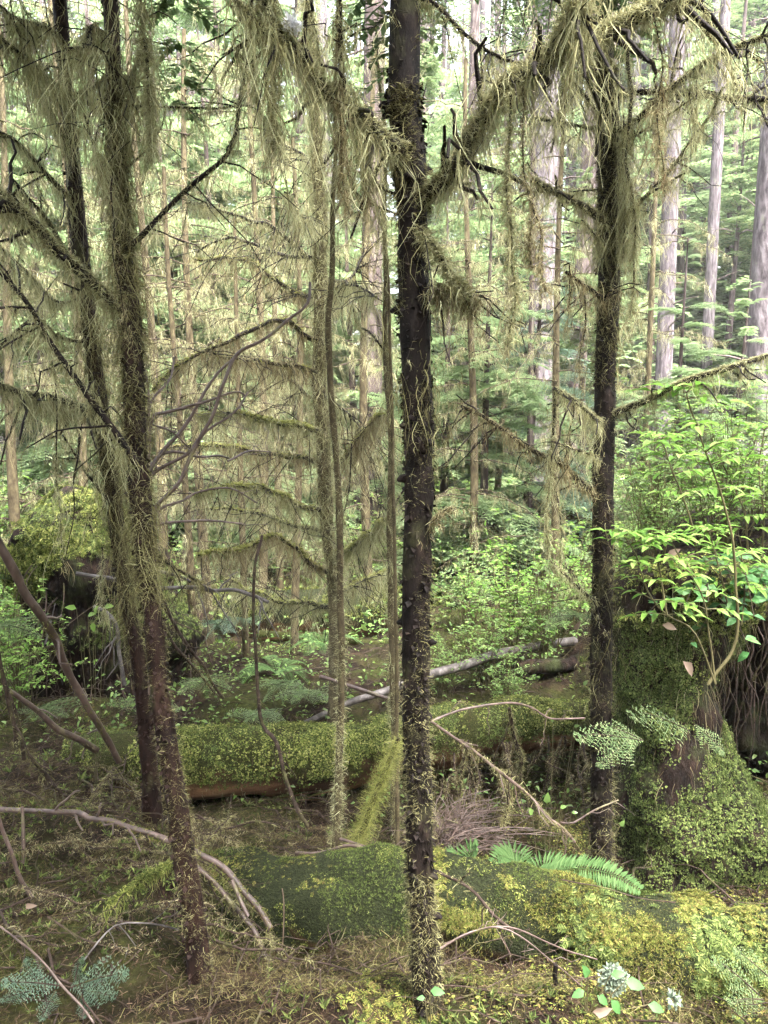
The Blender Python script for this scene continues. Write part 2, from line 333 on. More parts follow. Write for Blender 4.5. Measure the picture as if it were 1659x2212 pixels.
def logmat(name, mossc, lo, hi):       # wood with moss growing on the upward faces
    m, t, b = mat(name); f = noise(t, 8, (.15, 1, 1), 7); c = ramp(t, [(.3, (.014, .008, .005)), (.48, (.075, .038, .02)), (.62, (.19, .10, .05)), (.8, (.30, .19, .10))], f)
    g = t.nodes.new("ShaderNodeNewGeometry"); sx = t.nodes.new("ShaderNodeSeparateXYZ"); t.links.new(g.outputs["Normal"], sx.inputs[0])
    n2 = noise(t, 6, det=6); ad = t.nodes.new("ShaderNodeMath"); ad.operation = 'MULTIPLY_ADD'; t.links.new(n2, ad.inputs[0]); ad.inputs[1].default_value = 1.6; t.links.new(sx.outputs[2], ad.inputs[2])
    k = ramp(t, [(0, (0, 0, 0)), (1, (1, 1, 1))], ad.outputs[0]); k.node.color_ramp.elements[0].position = lo; k.node.color_ramp.elements[1].position = hi
    n3 = noise(t, 140, det=5); c2 = ramp(t, [(.3, tuple(x * .15 for x in mossc)), (.7, mossc)], n3)
    mx = t.nodes.new("ShaderNodeMix"); mx.data_type = 'RGBA'; t.links.new(k, mx.inputs[0]); t.links.new(c, mx.inputs[6]); t.links.new(c2, mx.inputs[7])
    t.links.new(mx.outputs[2], b.inputs["Base Color"]); b.inputs["Roughness"].default_value = .92; b.inputs["Specular IOR Level"].default_value = .12
    bp = t.nodes.new("ShaderNodeBump"); bp.inputs["Strength"].default_value = .9; bp.inputs["Distance"].default_value = .02
    hh = t.nodes.new("ShaderNodeMath"); hh.operation = 'ADD'; t.links.new(f, hh.inputs[0]); t.links.new(n3, hh.inputs[1]); t.links.new(hh.outputs[0], bp.inputs["Height"]); t.links.new(bp.outputs[0], b.inputs["Normal"]); return m
M['log'] = logmat("mossy_log", (.05, .055, .014), .55, .95)  # moss base coloured dark so gaps between the tufts read as shadow
M['log_dark'] = logmat("dark_mossy_log", (.030, .036, .014), .35, .8)

# ------------------------------------------------------------------ ground
CP = [(0, 2212, 1.75), (400, 2212, 1.75), (829, 2212, 1.72), (1250, 2212, 1.72), (1659, 2212, 1.72), (100, 2000, 2.1), (50, 1900, 2.4), (100, 1790, 2.75), (300, 1850, 2.55), (920, 2170, 1.8), (440, 2120, 1.95),
      (620, 2085, 2.32), (800, 2090, 2.15), (1000, 2085, 2.15), (1250, 2140, 2.0), (1500, 2230, 1.85), (600, 1800, 3.0), (1000, 1860, 3.0), (1300, 1880, 2.9), (1450, 1930, 2.9), (400, 1740, 3.6), (800, 1720, 3.8), (1200, 1720, 4.2),
      (100, 1650, 3.5), (150, 1570, 4.2), (500, 1500, 4.9), (700, 1480, 5.2), (1100, 1440, 5.6), (100, 1450, 5.5), (700, 1380, 7), (1100, 1300, 7), (1450, 1260, 6), (1640, 1210, 7), (60, 1200, 8),
      (829, 1100, 15), (1500, 1050, 14), (100, 1060, 14), (829, 1005, 32), (1500, 1000, 32), (100, 1000, 32)]
CPW = np.array([W(*c) for c in CP])
def _ab(x, y):
    yy = np.maximum(y, 1.25); return np.stack([np.clip(x / yy, -1.2, 1.2) * 1.6, np.log(yy) * 2.2], -1)
_cab = _ab(CPW[:, 0], CPW[:, 1])
def gz(x, y, fine=True):
    x = np.asarray(x, float); y = np.asarray(y, float); q = _ab(x, y)
    d2 = ((q[..., None, :] - _cab) ** 2).sum(-1); wt = 1 / (d2 + .012) ** 1.8; z = (wt * CPW[:, 2]).sum(-1) / wt.sum(-1)
    z = z - .22 * np.exp(-((x - .55) / .75) ** 2 - ((y - 3.15) / .42) ** 2) - .12 * np.exp(-((x + .35) / .5) ** 2 - ((y - 3.1) / .3) ** 2)
    p = np.stack([x, y, 0 * x], -1); z = z + .05 * fbm(p * 1.4, 2, 21) * np.clip(y / 3, .35, 1) + np.clip((y - 6) / 20, 0, 1) * .25 * fbm(p * .25, 2, 31)
    if fine: z = z + .030 * fbm(p * 6, 4, 41)
    return z
def grow(a, b, s0, g):
    out = [a]; s = s0
    while abs(out[-1] - a) < abs(b - a): out.append(out[-1] + (s if b > a else -s)); s *= g
    return out
xs = np.array(sorted(set(np.round(grow(-3.2, -140, .05, 1.12)[::-1] + list(np.arange(-3.2, 3.2, .04)) + grow(3.2, 140, .05, 1.12), 4))))
ys = np.array(sorted(set(np.round(grow(1.1, -90, .06, 1.15)[::-1] + list(np.arange(1.1, 6.5, .04)) + grow(6.5, 160, .05, 1.06), 4))))
X, Y = np.meshgrid(xs, ys, indexing='ij'); Z = gz(X, Y)
gm = MB(); nx, ny = X.shape; ii, jj = np.meshgrid(np.arange(nx - 1), np.arange(ny - 1), indexing='ij'); b0 = ii * ny + jj
gm.add(np.stack([X, Y, Z], -1), np.stack([b0, b0 + ny, b0 + ny + 1, b0 + 1], -1).reshape(-1, 4))
go = gm.build("forest_floor", M['ground']); tag(go, "brown forest floor of litter, soil and moss running under everything", "ground", kind='structure')
def G(u, v, Y):                      # a point on the ground under a pixel column
    p = W(u, v, Y); return np.array([p[0], p[1], float(gz(p[0], p[1]))])
def visible_xy(n, y0, y1, pw=1.0, margin=.25):
    y = y0 + (y1 - y0) * rng.uniform(0, 1, n) ** pw; x = rng.uniform(-1, 1, n) * (y * .58 + margin); return x, y

# ------------------------------------------------------------------ fallen logs and stumps
def surf_points(ob_path, rad, n, upmin=-.2, a=None):
    p, t, r = along(ob_path, n, 0, 1, rad); o = nrm(rng.normal(size=(n, 3)) + np.array([0, 0, .45])); o = nrm(o - t * np.sum(o * t, -1, keepdims=True))
    if FR[0]: r = r * (1 + FR[0] * fbm((p + o * r[:, None]) * FR[1], 3, 5))
    k = o[:, 2] > upmin; return p[k] + o[k] * r[k, None], o[k], t[k]
PIL = .03
def mosscover(mb, S, O, n, sc=(.012, .03), thr=0., freq=5., kind='tuft', seed=3):
    nz = fbm(S * freq, 3, seed); keep = nz > thr + rng.normal(0, .15, len(S)); S = S + O * (np.clip(nz - thr, 0, 1) * PIL * rng.uniform(0, 1, len(S)))[:, None]; S, O = S[keep], O[keep]; k = rng.integers(0, 3, len(S)); sz = sc[0] * .6 + (sc[1] * 1.15 - sc[0] * .6) * rng.uniform(0, 1, len(S)) ** 2.2
    Tm = {'tuft': TUFT, 'leafy': LEAFY}.get(kind, FRM)
    for j in range(3):
        q = k == j; rv = nrm(rng.normal(size=(q.sum(), 3)))
        if kind != 'frond': stamp(mb, Tm[j], S[q] - O[q] * .003, np.cross(O[q], rv), O[q], sz[q])
        else:
            x = nrm(np.cross(O[q], rv) + O[q] * .35 + np.array([0, 0, -.35])); stamp(mb, Tm[j], S[q], x, O[q] + rng.normal(size=(q.sum(), 3)) * .25, sz[q])
def log_tube(path, rad, sides=26, rough=.1, rs=5., sq=.0):
    mb = MB(); tube(mb, path, rad, sides, rough, rs); return mb
def logpath(pts, step=.03): return cat([W(*p[:3]) for p in pts], step)

# split log behind
lp = logpath([(150, 1655, 3.7), (400, 1648, 3.75), (650, 1642, 3.85), (850, 1612, 4.0), (1050, 1575, 4.3), (1300, 1562, 4.6)]); lr = np.interp(np.linspace(0, 1, len(lp)), [0, .3, .6, .85, 1], [.17, .175, .17, .15, .14])
lr = lr * (1 + .05 * fbm(lp * 2.2, 2, 71))
root = thing("fallen_log", "mossy fallen log with a split reddish underside, lying behind the front log", "log", lp[len(lp) // 2])
mb = log_tube(lp, lr, 30, .13, 5)
for k in range(26):                                       # splinters of rotten wood under the log
    q, t, r = along(lp, 1, .3, .98, lr); b = q[0] + np.array([0, -r[0] * .55, -r[0] * rng.uniform(.55, .95)]); d = t[0] * rng.choice([-1, 1]) + np.array([0, -.1, rng.uniform(-.12, .02)])
    tube(mb, np.array([b, b + d * .12, b + d * rng.uniform(.2, .45)]), [.02, .014, .003], 5, .3, 30)
wd_ = mb.build("log_wood", M['log'], root); FR = (.13, 5); PIL = .012
m = MB(); S, O, t_ = surf_points(lp, lr, 80000, -.15); kk = O[:, 2] > np.where(S[:, 0] > -.25, .38, -.1) + .6 * fbm(S * 4, 3, 44); S, O = S[kk], O[kk]; mosscover(m, S + O * (.012 * fbm(S * 9, 3, 5))[:, None], O, 0, (.007, .022), .16, 4, 'leafy'); fuzz(m, lp, lr, 18000, (.006, .022), (.0008, .0025), .5, up=1.6, patch=.4, seg=2); S, O, t_ = surf_points(lp, lr, 9000, -.6); mosscover(m, S, O, 0, (.012, .024), .1, 5, 'leafy')
m.build("moss_cover", M['moss'], wd_, smooth=False)
m = MB(); S, O, t_ = surf_points(lp, lr, 50000, -.3); mosscover(m, S, O, 0, (.005, .014), .12, 6, 'leafy', 33); fuzz(m, lp, lr, 16000, (.005, .018), (.0006, .0018), .7, up=.8, patch=.2, seg=2); m.build("dark_moss", M['moss_dark'], wd_, smooth=False)
m = MB(); S, O, t_ = surf_points(lp, lr, 3500, .2); strands(m, S + O * .008, nrm(np.cross(O, rng.normal(size=S.shape)) + O * .15), rng.uniform(.015, .06, len(S)), rng.uniform(.001, .0028, len(S)), 2, .2, .2); m.build("needle_litter", M['litter'], wd_, smooth=False)
m = MB(); hang(m, lp + np.array([0, -.12, 0]), 120, (.04, .2), (4, 10), .02, lo=.35, rad=lr); hang(m, lp + np.array([0, -.13, 0]), 70, (.04, .14), (4, 10), .02, lo=0., hi=.3, rad=lr * .6)
m.build("hanging_moss", M['hang_brown'], wd_, smooth=False)

# front log
fp = logpath([(330, 1985, 2.62), (450, 1965, 2.58), (680, 1955, 2.48), (900, 1960, 2.40), (1100, 1980, 2.30), (1350, 2025, 2.18), (1620, 2085, 2.05), (1800, 2125, 1.98)])
fr_ = np.interp(np.linspace(0, 1, len(fp)), [0, .08, .3, .5, .7, 1], [.10, .165, .175, .155, .15, .15]); fr_ = fr_ * (1 + .05 * fbm(fp * 3, 2, 77))
root = thing("fallen_log", "thick mossy log lying across the front, golden moss on its right half", "log", fp[len(fp) // 2])
FR = (.2, 5); mb = log_tube(fp, fr_, 44, .2, 5); wd_ = mb.build("log_wood", M['log_dark'], root)
m = MB(); S, O, t_ = surf_points(fp, fr_, 60000, -.7); k = S[:, 0] < .75; mosscover(m, S[k], O[k], 0, (.004, .011), .08, 6, 'tuft'); fuzz(m, fp, fr_, 22000, (.004, .013), (.0006, .0016), .6, lo=0, hi=.75, patch=.25, seg=2); m.build("moss_cover", M['moss_dark'], wd_, smooth=False)
m = MB(); S, O, t_ = surf_points(fp, fr_, 30000, -.75); k = S[:, 0] < .5; mosscover(m, S[k], O[k], 0, (.004, .012), .3, 9, 'leafy', 19); fuzz(m, fp, fr_, 5000, (.006, .025), (.0008, .002), .9, lo=0, hi=.5, patch=.25); m.build("moss_flecks", M['moss'], wd_, smooth=False)
m = MB(); S, O, t_ = surf_points(fp, fr_, 80000, .05); S = S + O * (.018 * fbm(S * 8, 3, 5))[:, None]; k = (S[:, 0] > .1) & ((O[:, 2] > .25) | (S[:, 0] > .45)) & (np.abs(S[:, 0] - .42 + .3 * (O[:, 2] - .5)) > .10 + .05 * fbm(S * 9, 2, 3)); mosscover(m, S[k], O[k], 0, (.008, .028), .1, 4, 'frond'); mosscover(m, S[k], O[k], 0, (.005, .014), .02, 5, 'tuft'); fuzz(m, fp, fr_, 40000, (.006, .026), (.0006, .002), .6, up=.6, lo=.5, patch=.25, seg=2)
S, O, t_ = surf_points(fp, fr_, 16000, .45); k = (S[:, 0] < .2) & (O[:, 2] > .75); mosscover(m, S[k], O[k], 0, (.012, .03), .15, 5, 'frond', 9)
m.build("golden_moss", M['moss_gold'], wd_, smooth=False)
m = MB(); S, O, t_ = surf_points(fp, fr_, 12000, -.6); k = S[:, 0] > .55; mosscover(m, S[k], O[k], 0, (.02, .045), .0, 5, 'frond', 15); m.build("green_moss", M['moss_dark'], wd_, smooth=False)
m = MB(); hang(m, fp + np.array([0, -.1, .03]), 200, (.03, .12), (3, 8), .015, lo=.45, rad=fr_ * .5); m.build("hanging_moss", M['hang_brown'], wd_, smooth=False)

FR = (0, 1); PIL = .03
# dark far log
dp = logpath([(470, 1335, 7.0), (640, 1325, 7.0), (830, 1325, 7.2), (1010, 1330, 7.4), (1200, 1330, 7.6)], .05)
root = thing("fallen_log", "dark fallen log in shade far back under the arched branches", "log", dp[len(dp) // 2]); mb = log_tube(dp, .24 * (1 + .06 * fbm(dp * 2, 2, 3)), 20, .1, 4); wd_ = mb.build("log_wood", M['log_dark'], root)
m = MB(); S, O, t_ = surf_points(dp, .24, 16000, .1); mosscover(m, S, O, 0, (.02, .05), -.2, 3); m.build("moss_cover", M['moss'], wd_, smooth=False)
m = MB(); hang(m, dp + np.array([0, -.2, 0]), 120, (.06, .3), (4, 9), .03, (.002, .005), rad=.1); m.build("hanging_moss", M['hang'], wd_, smooth=False)
# low log across the gap
dp = logpath([(560, 1372, 6.2), (700, 1380, 6.2), (820, 1392, 6.2)], .05); root = thing("fallen_log", "thin mossy log low in the gap just in front of the shaded far log", "log", dp[0]); log_tube(dp, taper(dp, .045, .035), 10, .1, 6).build("log_wood", M['log'], root)
# grey log
dp = logpath([(660, 1562, 4.35), (750, 1520, 4.45), (830, 1494, 4.6), (930, 1457, 4.8), (1005, 1437, 5.0), (1080, 1412, 5.2), (1180, 1393, 5.5), (1240, 1385, 5.7)]); root = thing("fallen_log", "slim grey barked log slanting up behind the middle trunk", "log", dp[0])
log_tube(dp, np.interp(np.linspace(0, 1, len(dp)), [0, .5, 1], [.018, .034, .036]), 12, .08, 9).build("log_wood", M['grey_wood'], root)
# broken log end
dp = logpath([(1120, 1445, 5.2), (1180, 1440, 5.2), (1240, 1432, 5.3)]); root = thing("fallen_log", "short broken dark log end lying under the grey barked log", "log", dp[0]); log_tube(dp, taper(dp, .06, .05), 12, .25, 12).build("log_wood", M['soil'], root)
# pale far log on the right
dp = logpath([(1440, 1015, 13), (1540, 985, 13.5), (1680, 960, 14)], .1); root = thing("fallen_log", "pale pinkish log lying far off on the right among shrubs", "log", dp[0]); log_tube(dp, .27, 14, .1, 3).build("log_wood", M['bark_far'], root)

# mossy stump on the right
def stump_mesh(rings, seed, nth=72, amp=.12, fq=4.):
    # rings: (z, cx, cy, rx, ry)
    R = np.array(rings); z = np.linspace(R[0, 0], R[-1, 0], 60); c = [np.interp(z, R[:, 0], R[:, k]) for k in range(1, 5)]; th = np.arange(nth) / nth * 2 * PI
    V = np.stack([c[0][:, None] + c[2][:, None] * np.cos(th), c[1][:, None] + c[3][:, None] * np.sin(th), np.repeat(z[:, None], nth, 1)], -1)
    o = np.stack([np.cos(th), np.sin(th), 0 * th], -1)[None]; but = .10 * np.cos(th * 5 + seed)[None] * np.clip(1 - (z - z[0]) / 1.0, 0, 1)[:, None]
    V = V + o * (amp * fbm(V * fq, 4, seed) * .6 + but)[..., None] * np.minimum(c[2], c[3])[:, None, None] * 2
    V[-6:, :, 2] += .04 * fbm(V[-6:] * 5, 2, 4)
    mb = MB(); i = np.arange(59)[:, None] * nth; j = np.arange(nth)[None]; j2 = (j + 1) % nth
    mb.add(V, np.stack([i + j, i + j2, i + nth + j2, i + nth + j], -1).reshape(-1, 4))
    top = np.vstack([V[-1], V[-1].mean(0)[None] + [[0, 0, .05]]]); jj = np.arange(nth); mb.add(top, np.stack([jj, (jj + 1) % nth, np.full(nth, nth)], -1))
    return mb, V
def stump_pts(V, n, top=False):
    a, b = V.shape[:2]; i = rng.integers(1, a - 1, n); j = rng.integers(0, b, n); O = nrm(np.cross(V[i, (j + 1) % b] - V[i, j], V[i + 1, j] - V[i, j])); f = rng.uniform(0, 1, (n, 1)); g = rng.uniform(0, 1, (n, 1))
    return V[i, j] * (1 - f) + V[i + 1, j] * f + g * (V[i, (j + 1) % b] - V[i, j]), O
c0 = W(1490, 1960, 3.2); c1 = W(1450, 1550, 3.2); c2 = W(1470, 1250, 3.3); zt = W(1450, 1195, 3.3)[2]
STUMP_TOP = zt
root = thing("tree_stump", "tall stump on the right, front face clothed in dark moss, shrubs on top", "stump", (c0[0], c0[1] + .3, c0[2]))
def ringpx(v, u0, u1, Yc, ry): a, b = W(u0, v, Yc), W(u1, v, Yc); return (a[2], (a[0] + b[0]) / 2, Yc, (b[0] - a[0]) / 2, ry)
R_ = [ringpx(2010, 1320, 1760, 3.4, .5), ringpx(1940, 1330, 1715, 3.4, .46), ringpx(1800, 1335, 1655, 3.42, .42), ringpx(1650, 1338, 1585, 3.45, .36), ringpx(1540, 1335, 1540, 3.48, .34), ringpx(1440, 1332, 1525, 3.5, .34), ringpx(1320, 1325, 1590, 3.5, .38), ringpx(1235, 1345, 1640, 3.5, .40), ringpx(1195, 1375, 1600, 3.5, .32)]
mb, SV = stump_mesh(R_, 5, amp=.26, fq=3.2); wd_ = mb.build("stump_wood", M['soil'], root)
m = MB(); S, O = stump_pts(SV, 60000); k = (O[:, 1] < .35) & (S[:, 2] < zt - .32 + .1 * fbm(S * 5, 2, 6)); mosscover(m, S[k], O[k], 0, (.007, .020), -.42, 4, 'leafy', seed=8); m.build("moss_cover", M['moss_dark'], wd_, smooth=False)
m = MB(); S, O = stump_pts(SV, 16000); k = (O[:, 1] < .35); mosscover(m, S[k], O[k], 0, (.008, .018), .5, 5, 'leafy', seed=28); m.build("moss_flecks", M['moss'], wd_, smooth=False)
m = MB(); S, O = stump_pts(SV, 20000); k = S[:, 2] > zt - .34; mosscover(m, S[k], O[k], 0, (.02, .045), -.4, 4, 'frond'); m.build("moss_top", M['moss'], wd_, smooth=False)
m = MB(); S, O = stump_pts(SV, 2600); k = (O[:, 1] < .2) & (S[:, 2] > c1[2] - .3); N = k.sum(); strands(m, S[k], nrm(O[k] * .4 + DOWN), rng.uniform(.03, .16, N), rng.uniform(.001, .0025, N), 4, .6, .08); m.build("hanging_moss", M['hang_brown'], wd_, smooth=False)
# second stump lobe behind, dark hollow
d0 = W(1690, 1900, 3.9)
root = thing("tree_stump", "dark hollowed stump at the right edge behind the mossy stump, hung with roots", "stump", (d0[0], d0[1], d0[2]))
R_ = [(d0[2] - .2, d0[0], 4.3, .42, .4), (d0[2] + .5, d0[0] + .05, 4.35, .36, .4), (zt - .35, d0[0] - .08, 4.15, .48, .55), (zt - .05, d0[0] - .12, 4.1, .55, .6), (zt + .04, d0[0] - .1, 4.1, .45, .5)]
mb, SV2 = stump_mesh(R_, 9, amp=.24); wd_ = mb.build("stump_wood", M['soil'], root)
m = MB(); S, O = stump_pts(SV2, 20000); k = (O[:, 1] < .4) & (S[:, 2] > zt - .4); mosscover(m, S[k], O[k], 0, (.012, .03), -.1, 5, seed=18); m.build("moss_cover", M['moss_dark'], wd_, smooth=False)
mb = MB()
for k in range(34):
    b = W(rng.uniform(1540, 1680), rng.uniform(1330, 1480), rng.uniform(3.3, 3.7)); l = rng.uniform(.15, .6); tt = np.linspace(0, 1, 8)[:, None]
    tube(mb, b + DOWN * l * tt + np.sin(tt * rng.uniform(2, 6, 3) + rng.uniform(0, 6, 3)) * .03, taper(np.zeros(8), .005, .0015), 4, cap=False)
mb.build("hanging_root", M['twig'], root)

# mossy root mound on the left
e0 = W(200, 1640, 4.7); zt2 = W(130, 1085, 4.7)[2]
root = thing("tree_stump", "root mound on the left with a yellow green moss cap above a dark rotten face", "stump", e0)
ex = W(190, 1400, 4.7)[0]; ex2 = W(120, 1200, 4.7)[0]
R_ = [(e0[2] - .25, ex, 5.2, .72, .55), (e0[2] + .3, ex, 5.2, .56, .5), (e0[2] + .8, ex - .04, 5.2, .52, .5), (zt2 - .5, ex2 + .08, 5.15, .50, .5), (zt2 - .26, ex2 - .02, 5.1, .42, .42), (zt2 - .1, ex2 - .06, 5.1, .27, .28), (zt2 + .02, ex2 - .08, 5.1, .10, .12)]
mb, SV3 = stump_mesh(R_, 13, amp=.26, fq=3); wd_ = mb.build("stump_wood", M['soil'], root)
m = MB(); S, O = stump_pts(SV3, 40000); k = (S[:, 2] > zt2 - .42 + .4 * fbm(S * 3, 2, 5) + .9 * np.clip(S[:, 0] - ex2 + .1, -.4, .3)); mosscover(m, S[k], O[k], 0, (.03, .08), -.25, 5, 'frond'); m.build("moss_cap", M['moss'], wd_, smooth=False)
m = MB(); S, O = stump_pts(SV3, 26000); k = (S[:, 2] > zt2 - .95); mosscover(m, S[k], O[k], 0, (.025, .05), .1, 4, 'frond', 31); m.build("moss_cover", M['moss_dark'], wd_, smooth=False)
mb = MB()
for k in range(110):
    i = rng.integers(8, 48); j = rng.integers(36, 72); b = SV3[i, j]; l = rng.uniform(.12, .5); tt = np.linspace(0, 1, 8)[:, None]; d = nrm(np.array([rng.normal(0, .5), -.6, rng.uniform(-1.2, .2)]))
    tube(mb, b + d * l * tt + DOWN * .2 * tt ** 2 + np.sin(tt * rng.uniform(2, 7, 3) + rng.uniform(0, 6, 3)) * .025, taper(np.zeros(8), .005, .0012), 4, cap=False)
mb.build("root", M['twig'], root)

# ------------------------------------------------------------------ fallen sticks and dead branches
def stick(name, label, pts, Y0, Y1, w0, w1, bark='smooth_stick', moss=0, mossm='fuzz', tw=0, twL=(.05, .2), hangn=0, cat_="branch", wob=.008, patch=.3, twd=(0, 0, 0), group=None, up=.3):
    path = uvpath(pts, Y0, Y1, .025, wob); r = taper(path, px(w0, Y0) / 2, px(w1, Y1) / 2); mb = MB(); tube(mb, path, r, 9, .12, 30)
    tp = twigs(mb, path, tw, twL, max(.0014, r.min() * .6), twd) if tw else []
    o = mb.build(name, M[bark]); tag(o, label, cat_, group)
    if moss or hangn:
        m = MB()
        if moss: fuzz(m, path, r, moss, (.008, .028), (.0014, .0034), .7, up=up, patch=patch)
        if hangn: hang(m, path, hangn, (.03, .14), (3, 8), .012, rad=r)
        for q in tp: fuzz(m, q, .0015, 20, (.006, .02), (.001, .0025))
        m.build("moss_coat", M[mossm], o, smooth=False)
    return o
stick("leaning_stick", "smooth pinkish brown stick leaning in from the left edge, mossy towards its foot", [(-20, 1150), (30, 1237), (75, 1312), (100, 1352), (125, 1402), (150, 1457), (195, 1535), (225, 1585), (255, 1645)], 2.6, 3.2, 21, 14, moss=900, mossm='moss_gold', patch=.5, tw=4)
stick("leaning_stick", "brown stick sloping down right behind the leaning mossy one, ending on the litter bank", [(8, 1488), (70, 1525), (130, 1575), (175, 1600), (208, 1622)], 2.9, 3.3, 10, 17, moss=160, tw=4)
stick("leaning_stick", "dark thin upright stick near the left edge", [(-5, 1400), (10, 1475), (25, 1550), (32, 1600)], 2.7, 2.75, 9, 11, 'twig', 60, tw=2)
stick("leaning_stick", "thin dark stick beside the left edge, leaning away from the upright one", [(12, 1480), (35, 1545), (48, 1600), (52, 1640)], 2.8, 2.9, 6, 9, 'twig', 60)
stick("leaning_stick", "short brown slanting stick on the left bank ending at the split log", [(30, 1600), (70, 1640), (110, 1690), (160, 1745)], 3.0, 3.2, 9, 12, 'twig', 260, tw=6, hangn=14)
stick("leaning_stick", "mossy slanting stick crossing the dark end of the split log", [(160, 1780), (190, 1740), (215, 1700), (245, 1665)], 3.0, 3.2, 12, 9, 'twig', 700, tw=4, patch=.1, hangn=10)
stick("fallen_branch", "long wavy bare branch lying on the front log, its broken end hanging down", [(-15, 1745), (90, 1755), (170, 1757), (190, 1770), (250, 1780), (310, 1795), (365, 1815), (425, 1840), (480, 1878), (525, 1925), (560, 1960), (583, 2003)], 2.6, 2.25, 12, 15, moss=900, mossm='moss_gold', patch=.5, tw=6)
stick("fallen_branch", "brown branch drooping beneath the broken one into the dark hollow", [(425, 1868), (475, 1925), (530, 1982), (552, 2012), (570, 2060), (585, 2085)], 2.35, 2.2, 10, 14, moss=300, tw=7, twL=(.06, .2), twd=(0, 0, -.7))
stick("fallen_branch", "short red brown twig between the two drooping branches", [(500, 1905), (515, 1935), (525, 1955), (535, 1975)], 2.3, 2.25, 9, 10)
stick("fallen_branch", "thin mossy twig hanging past the broken branch end", [(578, 2005), (590, 2040), (610, 2075), (640, 2120)], 2.25, 2.1, 7, 4, 'twig', 160, hangn=10)
stick("leaning_stick", "brown stick standing at the left edge of the front bank", [(-8, 1740), (5, 1790), (22, 1840), (42, 1895), (68, 1945)], 2.3, 2.3, 8, 10, moss=120)
stick("leaning_stick", "short broken upright stick on the left bank by the long wavy branch", [(50, 1865), (50, 1800), (46, 1745)], 2.5, 2.55, 9, 7)
stick("fallen_twig", "reddish thin twig slanting across the bottom left corner", [(-10, 2000), (40, 2030), (75, 2058), (140, 2130), (205, 2215)], 1.95, 1.75, 4, 6, 'smooth_stick', tw=4, twL=(.03, .1))
stick("fallen_twig", "brown twig lying on the moss left of the leaning trunk foot", [(105, 1985), (150, 2010), (200, 2035), (255, 2060), (305, 2078)], 2.0, 2.0, 5, 4, 'twig', tw=4)
stick("fallen_twig", "arched twig pale with lichen above the bottom left fern spray", [(185, 2072), (215, 2035), (250, 2005), (300, 1996), (345, 1996), (385, 2008)], 1.95, 2.05, 4, 4, 'grey_wood', tw=4)
stick("fallen_twig", "small pale twig below the arched lichen twig", [(258, 2002), (275, 2020), (293, 2045)], 1.97, 1.95, 3, 2, 'grey_wood')
stick("fallen_branch", "forked moss grown twig pointing up from the front log beside the leaning trunk", [(420, 1838), (440, 1818), (462, 1800), (490, 1775), (503, 1762)], 2.4, 2.5, 7, 4, 'twig', 200, tw=2)
stick("leaning_stick", "slender bare stick standing in front of the split log with its foot bent right", [(565, 1157), (556, 1200), (552, 1237), (550, 1337), (557, 1475), (567, 1565), (595, 1600), (612, 1660), (635, 1735), (668, 1785)], 3.25, 3.0, 6, 10, 'twig', 120, tw=5, twL=(.03, .12))
stick("dead_branch", "bleached dead branch lying crosswise behind the two left trunks", [(165, 1236), (245, 1252), (280, 1267), (350, 1270), (425, 1272), (460, 1280), (500, 1277), (545, 1290), (584, 1302)], 3.3, 3.2, 9, 8, 'grey_wood', tw=8, twL=(.06, .25), wob=.015)
stick("dead_branch", "short pale branch crossing the bleached one", [(338, 1230), (380, 1245), (415, 1262), (440, 1268), (462, 1278)], 3.22, 3.22, 7, 5, 'grey_wood', tw=3, wob=.012)
stick("dead_branch", "bleached crooked branch curving down the dark stump face on the left", [(205, 1310), (230, 1322), (250, 1350), (258, 1400), (268, 1450), (272, 1480)], 3.4, 3.3, 7, 9, 'grey_wood', tw=5, wob=.012)
stick("dead_branch", "pale thin twig pointing up at the dark stump face", [(100, 1390), (110, 1350), (120, 1300)], 3.0, 3.1, 4, 2, 'grey_wood')
stick("dead_branch", "dark slanting branch falling from the left trunks to the split log", [(345, 1280), (370, 1330), (400, 1390), (440, 1440), (480, 1510)], 3.3, 3.6, 9, 6, 'twig', 200, tw=6)
stick("dead_branch", "second dark branch sloping lower behind the left trunks", [(345, 1330), (380, 1400), (420, 1440), (465, 1500)], 3.5, 3.7, 7, 5, 'twig', 200, tw=5)
stick("fallen_branch", "short branch thick with bright green moss poking left from the leaning trunk over the bank", [(385, 1850), (350, 1872), (310, 1895), (270, 1925), (235, 1955)], 2.15, 2.05, 10, 6, 'twig', 2200, 'moss', tw=5, patch=.25, hangn=30, up=.6)
